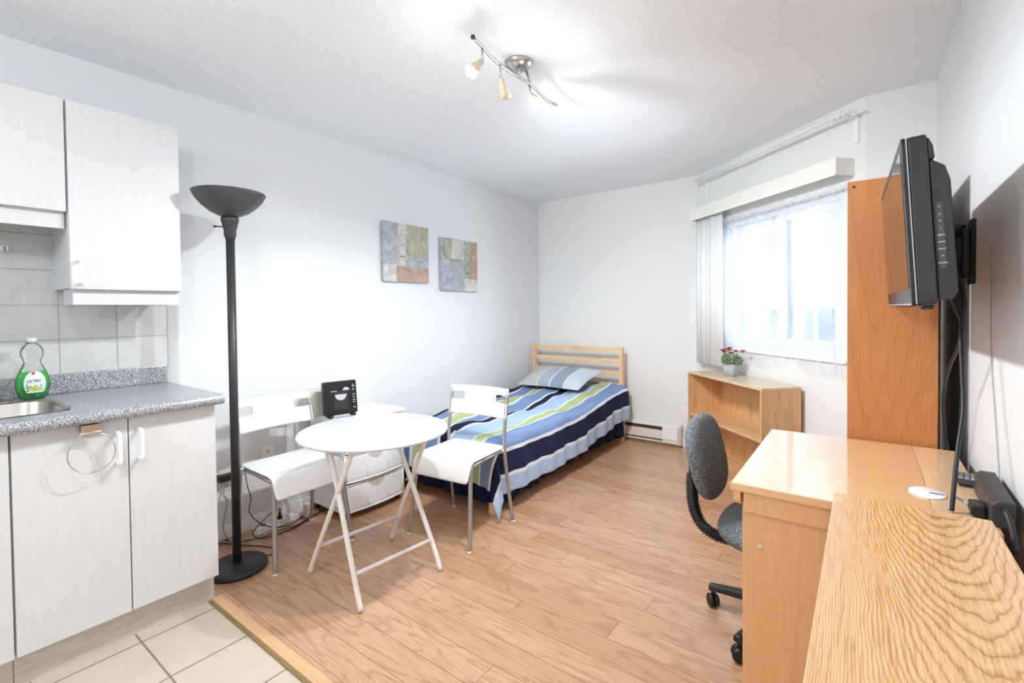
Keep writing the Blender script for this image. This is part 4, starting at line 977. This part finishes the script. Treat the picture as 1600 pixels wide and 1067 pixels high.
MB().lathe([(.0065, 0), (.0065, .001), (.001, .001)], 16, mat=Matrix.Translation((-.216, -.3521, .565)) @ Matrix.Rotation(R(90), 4, 'X')).build('cam_cap', M_BEIGEPL, dk)
gm = MB().lathe([(.042, 0), (.042, .003), (.039, .0045), (.001, .0045)], 40, mat=Matrix.Translation((.168, -.165, zt)), sx=.95, sy=1.15).build('cable_grommet', M_WPLASTIC, dk)
box('slot', (.172, -.172, zt+.0046), (.204, -.166, zt+.0050), M_BLACKP, gm)
# near unit with the bold oak top
nu_ = thing('low_cabinet', 'cabinet with a boldly grained oak top in the near right corner', 'cabinet', (.083, .88, 0))
MB().box((-.147, -.70, .765), (.147, .608, .785)).build('top', M_OAKTOP, nu_, .002)
MB().box((-.145, -.695, 0), (-.129, .604, .7645)).build('side_panel', M_PANEL, nu_); MB().box((.129, -.695, 0), (.145, .604, .7645)).build('side_panel', M_PANEL, nu_)
MB().box((-.1285, .587, 0), (.1285, .603, .7645)).build('end_panel', M_PANEL, nu_); MB().box((-.1285, -.69, 0), (.1285, -.674, .7645)).build('end_panel', M_PANEL, nu_)
MB().box((-.1285, -.6735, .07), (.1285, .5865, .086)).build('shelf', M_PANEL, nu_); MB().box((-.1285, -.6735, .40), (.1285, .5865, .416)).build('shelf', M_PANEL, nu_)

# ------------------------------------------------------------------ television
tv = thing('television', 'black flat television on a wall arm, turned side-on above the desk', 'television', (.088, 1.857, 1.268))
tv.rotation_euler = (0, R(-3.2), R(1.5))
HL, HT = .376, .405
fb = MB().prism(rrect(-HL, 0, HL, HT, .014), .002, .040, 'x').build('housing', M_DGREY, tv, .006, 3)
mb = MB()
mb.prism(rrect(-HL, 0, HL, HT, .014), -.008, .0015, 'x'); mb.build('front_bezel', M_BLACKP, tv, .002)
box('screen', (-.0092, -HL+.028, .042), (-.0081, HL-.028, HT-.026), M_GLOSSBLACK, tv)
MB().box((-.0095, -HL+.004, .003), (-.0081, HL-.004, .006)).box((.0, -HL-.001, .004), (.0022, -HL+.001, HT-.004)).build('silver_trim', M_SILVERPL, tv)
bcv = MB().prism([(.0405, .012), (.070, .012), (.078, .03), (.078, .29), (.070, .325), (.050, .342), (.0405, .345)], -HL+.012, HL-.012, 'y').build('back_cover', M_DGREY, tv, .006, 3)
MB().prism([(.0405, .3455), (.052, .3455), (.050, .375), (.044, .392), (.0405, .395)], -HL+.006, HL-.006, 'y').build('upper_cover', M_DGREY, tv, .004, 3)
MB().box((.010, -HL+.03, -.010), (.036, HL-.03, -.0005)).build('speaker_bar', M_GLOSSBLACK, tv, .003)
box('sticker', (-.004, -HL+.004, -.0015), (.012, -HL+.026, -.0004), plain('tan_sticker', rgb(220, 180, 140), .5), tv)
bpn = MB().prism(rrect(.047, .085, .060, .24, .004), -HL+.0085, -HL+.0115, 'y').build('button_panel', plain('panel_grey', rgb(72, 72, 76), .4), tv)
for k, s in enumerate(('^', 'v', '+', '-', 'MENU', 'AUTO', 'INPUT', 'TV', 'POWER')):
    text_mesh('button_mark', s, .0085 if k < 4 else .0048, M_TRIM, bpn, (.0535, -HL+.0082, .228-k*.0163), (R(90), 0, 0))
mtb = thing('wall_mount', 'black articulated wall mount holding the television', 'bracket', (XR, 2.25, 1.47))
MB().box((-.012, -.04, -.13), (-.0005, .04, .09)).build('wall_plate', M_BLACKP, mtb, .003)
MB().tube([(-.040, 0, -.11), (-.040, 0, .075)], .020, 18).box((-.030, -.018, -.10), (-.0125, .018, .06)).build('pivot', M_BLACKP, mtb, .002)
for z0_, z1_ in ((.035, .065), (-.085, -.055)):
    MB().prism([(-.048, .005), (-.135, -.335), (-.105, -.345), (-.030, -.005)], z0_, z1_, 'z').build('arm', M_BLACKP, mtb, .004)
MB().tube([(-.118, -.34, -.10), (-.118, -.34, .085)], .014, 14).build('front_pivot', M_BLACKP, mtb)
MB().box((-.134, -.42, -.12), (-.1265, -.26, .10)).build('screen_plate', M_BLACKP, mtb, .002)
tag(MB().tube(smooth_path([(.205, 1.87, 1.36), (.22, 1.88, 1.337), (.226, 1.86, 1.281), (.218, 1.84, 1.19), (.216, 1.8, 1.085), (.213, 1.75, .987), (.195, 1.68, .896), (.18, 1.62, .795), (.175, 1.6, .7545)], 7), .0052, 10).build('power_cable', M_BLACKR),
    'thick black cable hanging from the television down onto the desk', 'cable')
tag(MB().tube(smooth_path([(.19, 1.84, 1.30), (.206, 1.85, 1.262), (.225, 1.88, 1.207), (.226, 1.95, 1.146), (.219, 2.05, 1.078), (.216, 2.15, 1.002), (.217, 2.2, .907), (.232, 2.278, .80), (.240, 2.292, .74), (.240, 2.292, .55)], 7), .0045, 10).build('video_cable', M_BLACKR),
    'black cable curving from the television down behind the desk beside the tall cabinet', 'cable')
for nm, pts in (('the first of two thin white wires on the right wall, nearer the tall cabinet', [(XR-.003, 2.36, 1.36), (XR-.003, 2.44, 1.1), (XR-.003, 2.51, .84), (XR-.003, 2.58, .70)]),
                ('thin white wire taped to the right wall above the power supply', [(XR-.003, 1.95, 1.45), (XR-.003, 1.944, 1.14), (XR-.003, 1.88, .95), (XR-.003, 1.80, .72)])):
    tag(MB().tube(smooth_path(pts, 6), .0016, 6).build('wall_wire', M_GREYCORD), nm if 'first' not in nm else 'thin white wire on the right wall beside the tall cabinet', 'wire')
# power supply brick, plug, remote
pb = thing('power_supply', 'long black power supply brick standing on the desk against the wall', 'power supply', (.262, 1.665, .7505), R(-1.5))
MB().prism([(-.022, 0), (.020, 0), (.020, .062), (-.010, .062), (-.022, .052)], -.115, .15, 'y').build('brick', plain('black_brick', rgb(56, 54, 54), .5, 0, .2, 300), pb, .004, 3)
MB().tube(smooth_path([(.0, -.115, .04), (.0, -.14, .045), (.005, -.17, .02), (.006, -.2, -.02)], 5), .006, 10).build('lead', M_BLACKR, pb)
MB().prism(rrect(-.052, -.075, -.0225, -.02, .006), .002, .03, 'z').build('plug', M_BLACKP, pb, .004)
MB().tube(smooth_path([(-.052, -.04, .016), (-.062, -.03, .022), (-.075, -.035, .03), (-.087, -.055, .02), (-.090, -.066, .004)], 6), .003, 8).build('loop_cord', M_GREYCORD, pb)
rm = thing('remote_control', 'dark remote control with small buttons propped on the power supply', 'remote', (.238, 1.885, .7535), R(-6))
rm.rotation_euler = (R(-6), 0, R(-8))
rb = MB().prism(rrect(-.024, -.045, .024, .085, .006), .0, .016, 'z').build('body', plain('charcoal_remote', rgb(62, 64, 68), .45), rm, .003)
for i in range(3):
    for j in range(7): MB().prism(rrect(-.017+.013*i, -.038+.016*j, -.008+.013*i, -.030+.016*j, .002), .0161, .0178, 'z').build('button', M_WPLASTIC if j == 0 else (M_BLACKP if j % 2 else M_SILVERPL), rm)

# ------------------------------------------------------------------ office chair
oc = thing('office_chair', 'grey tweed office chair with black base tucked under the desk', 'office chair', (-.247, 2.074, 0), 0)
for k in range(5):
    a = math.atan2(2.106-2.074, -.528+.247) + k*2*PI/5; d = Vector((math.cos(a), math.sin(a), 0)); s_ = Vector((-d.y, d.x, 0))
    mb = MB(); n_ = 8; rings = []
    for i in range(n_+1):
        q = i/n_; r = .03+.255*q; z = .118-.036*q; hw_ = .024-.007*q; hh = .018-.005*q
        rings.append([mb.v(d*r+s_*x+Vector((0, 0, z+y))) for x, y in ((-hw_, -hh), (hw_, -hh), (hw_, hh*.4), (hw_*.6, hh), (-hw_*.6, hh), (-hw_, hh*.4))])
    for A, B in zip(rings, rings[1:]):
        for j in range(6): mb.face([A[j], A[(j+1) % 6], B[(j+1) % 6], B[j]], 0, False)
    mb.face(rings[0]); mb.face(rings[-1]); arm = mb.build('base_arm', M_BLACKP, oc, .004, 2)
    c = d*.272; ax = Vector((-d.y*.7+d.x*.7, d.x*.7+d.y*.7, 0)).normalized(); rot = ax.to_track_quat('Z', 'Y').to_matrix().to_4x4()
    for sg in (-1, 1):
        MB().lathe([(.010, -.008), (.024, -.008), (.0265, -.003), (.0265, .004), (.02, .009), (.006, .010)], 24, mat=Matrix.Translation(c+ax*sg*.012+Vector((0, 0, .0275))) @ rot @ Matrix.Scale(sg, 4, (0, 0, 1))).build('castor_wheel', M_BLACKP, arm)
    MB().tube([c+Vector((0, 0, .04)), c+Vector((0, 0, .075))], .008, 10).build('castor_stem', M_BLACKP, arm)
MB().lathe([(.036, .095), (.038, .14), (.028, .15), (.028, .26), (.016, .262), (.016, .335)], 28).build('gas_column', M_BLACKP, oc)
MB().box((-.09, -.06, .335), (.09, .06, .362)).build('mechanism', M_BLACKP, oc, .006)
def cushion(name, wx_, wy_, th, m, par, mt, nx=5):
    mb = MB()
    def f(sg):
        def g(u, w):
            c, d = math.cos(2*PI*w), math.sin(2*PI*w); n_ = 2/2.7; r = math.sin(u*PI/2)
            x = r*math.copysign(abs(c)**n_, c); y = r*math.copysign(abs(d)**n_, d)
            e = max(0, 1-r**6)
            return mt @ Vector((x*wx_/2, y*wy_/2, sg*th/2*e**.5*(.90+.10*r*r)))
        return g
    mb.grid(f(1), 22, 64); mb.grid(f(-1), 22, 64)
    bmesh.ops.remove_doubles(mb.bm, verts=mb.bm.verts, dist=.0004)
    return mb.build(name, m, par)
cushion('seat', .46, .46, .10, M_TWEED, oc, Matrix.Translation((.0, 0, .405)))
MB().lathe([(.10, .357), (.17, .362), (.18, .372)], 32).build('seat_pan', M_BLACKP, oc)
bm_ = Matrix.Translation((-.282, 0.0, .655)) @ Matrix.Rotation(R(90-13), 4, 'Y')
cushion('backrest', .335, .39, .075, M_TWEED, oc, bm_)
MB().box((-.345, -.06, .55), (-.318, .06, .70), mat=None).build('back_shell', M_BLACKP, oc, .01)
P = smooth_path([(-.09, 0, .348), (-.17, 0, .325), (-.245, 0, .322), (-.305, 0, .352), (-.338, 0, .42), (-.345, 0, .50), (-.342, 0, .60)], 8)
MB().tube(P, .014, 10).build('back_bar', M_BLACKP, oc)
L = [0]
for a, b in zip(P, P[1:]): L.append(L[-1]+(b-a).length)
pts, rad = [], []
N = 150
for i in range(N+1):
    s_ = L[-1]*(.12+.80*i/N); j = max(k for k in range(len(L)) if L[k] <= s_+1e-9); j = min(j, len(P)-2)
    q = (s_-L[j])/(L[j+1]-L[j]); pts.append(P[j].lerp(P[j+1], q)); rad.append(.0255 if i % 4 < 2 else .020)
MB().tube(pts, rad, 16).build('accordion_sleeve', M_BLACKP, oc)
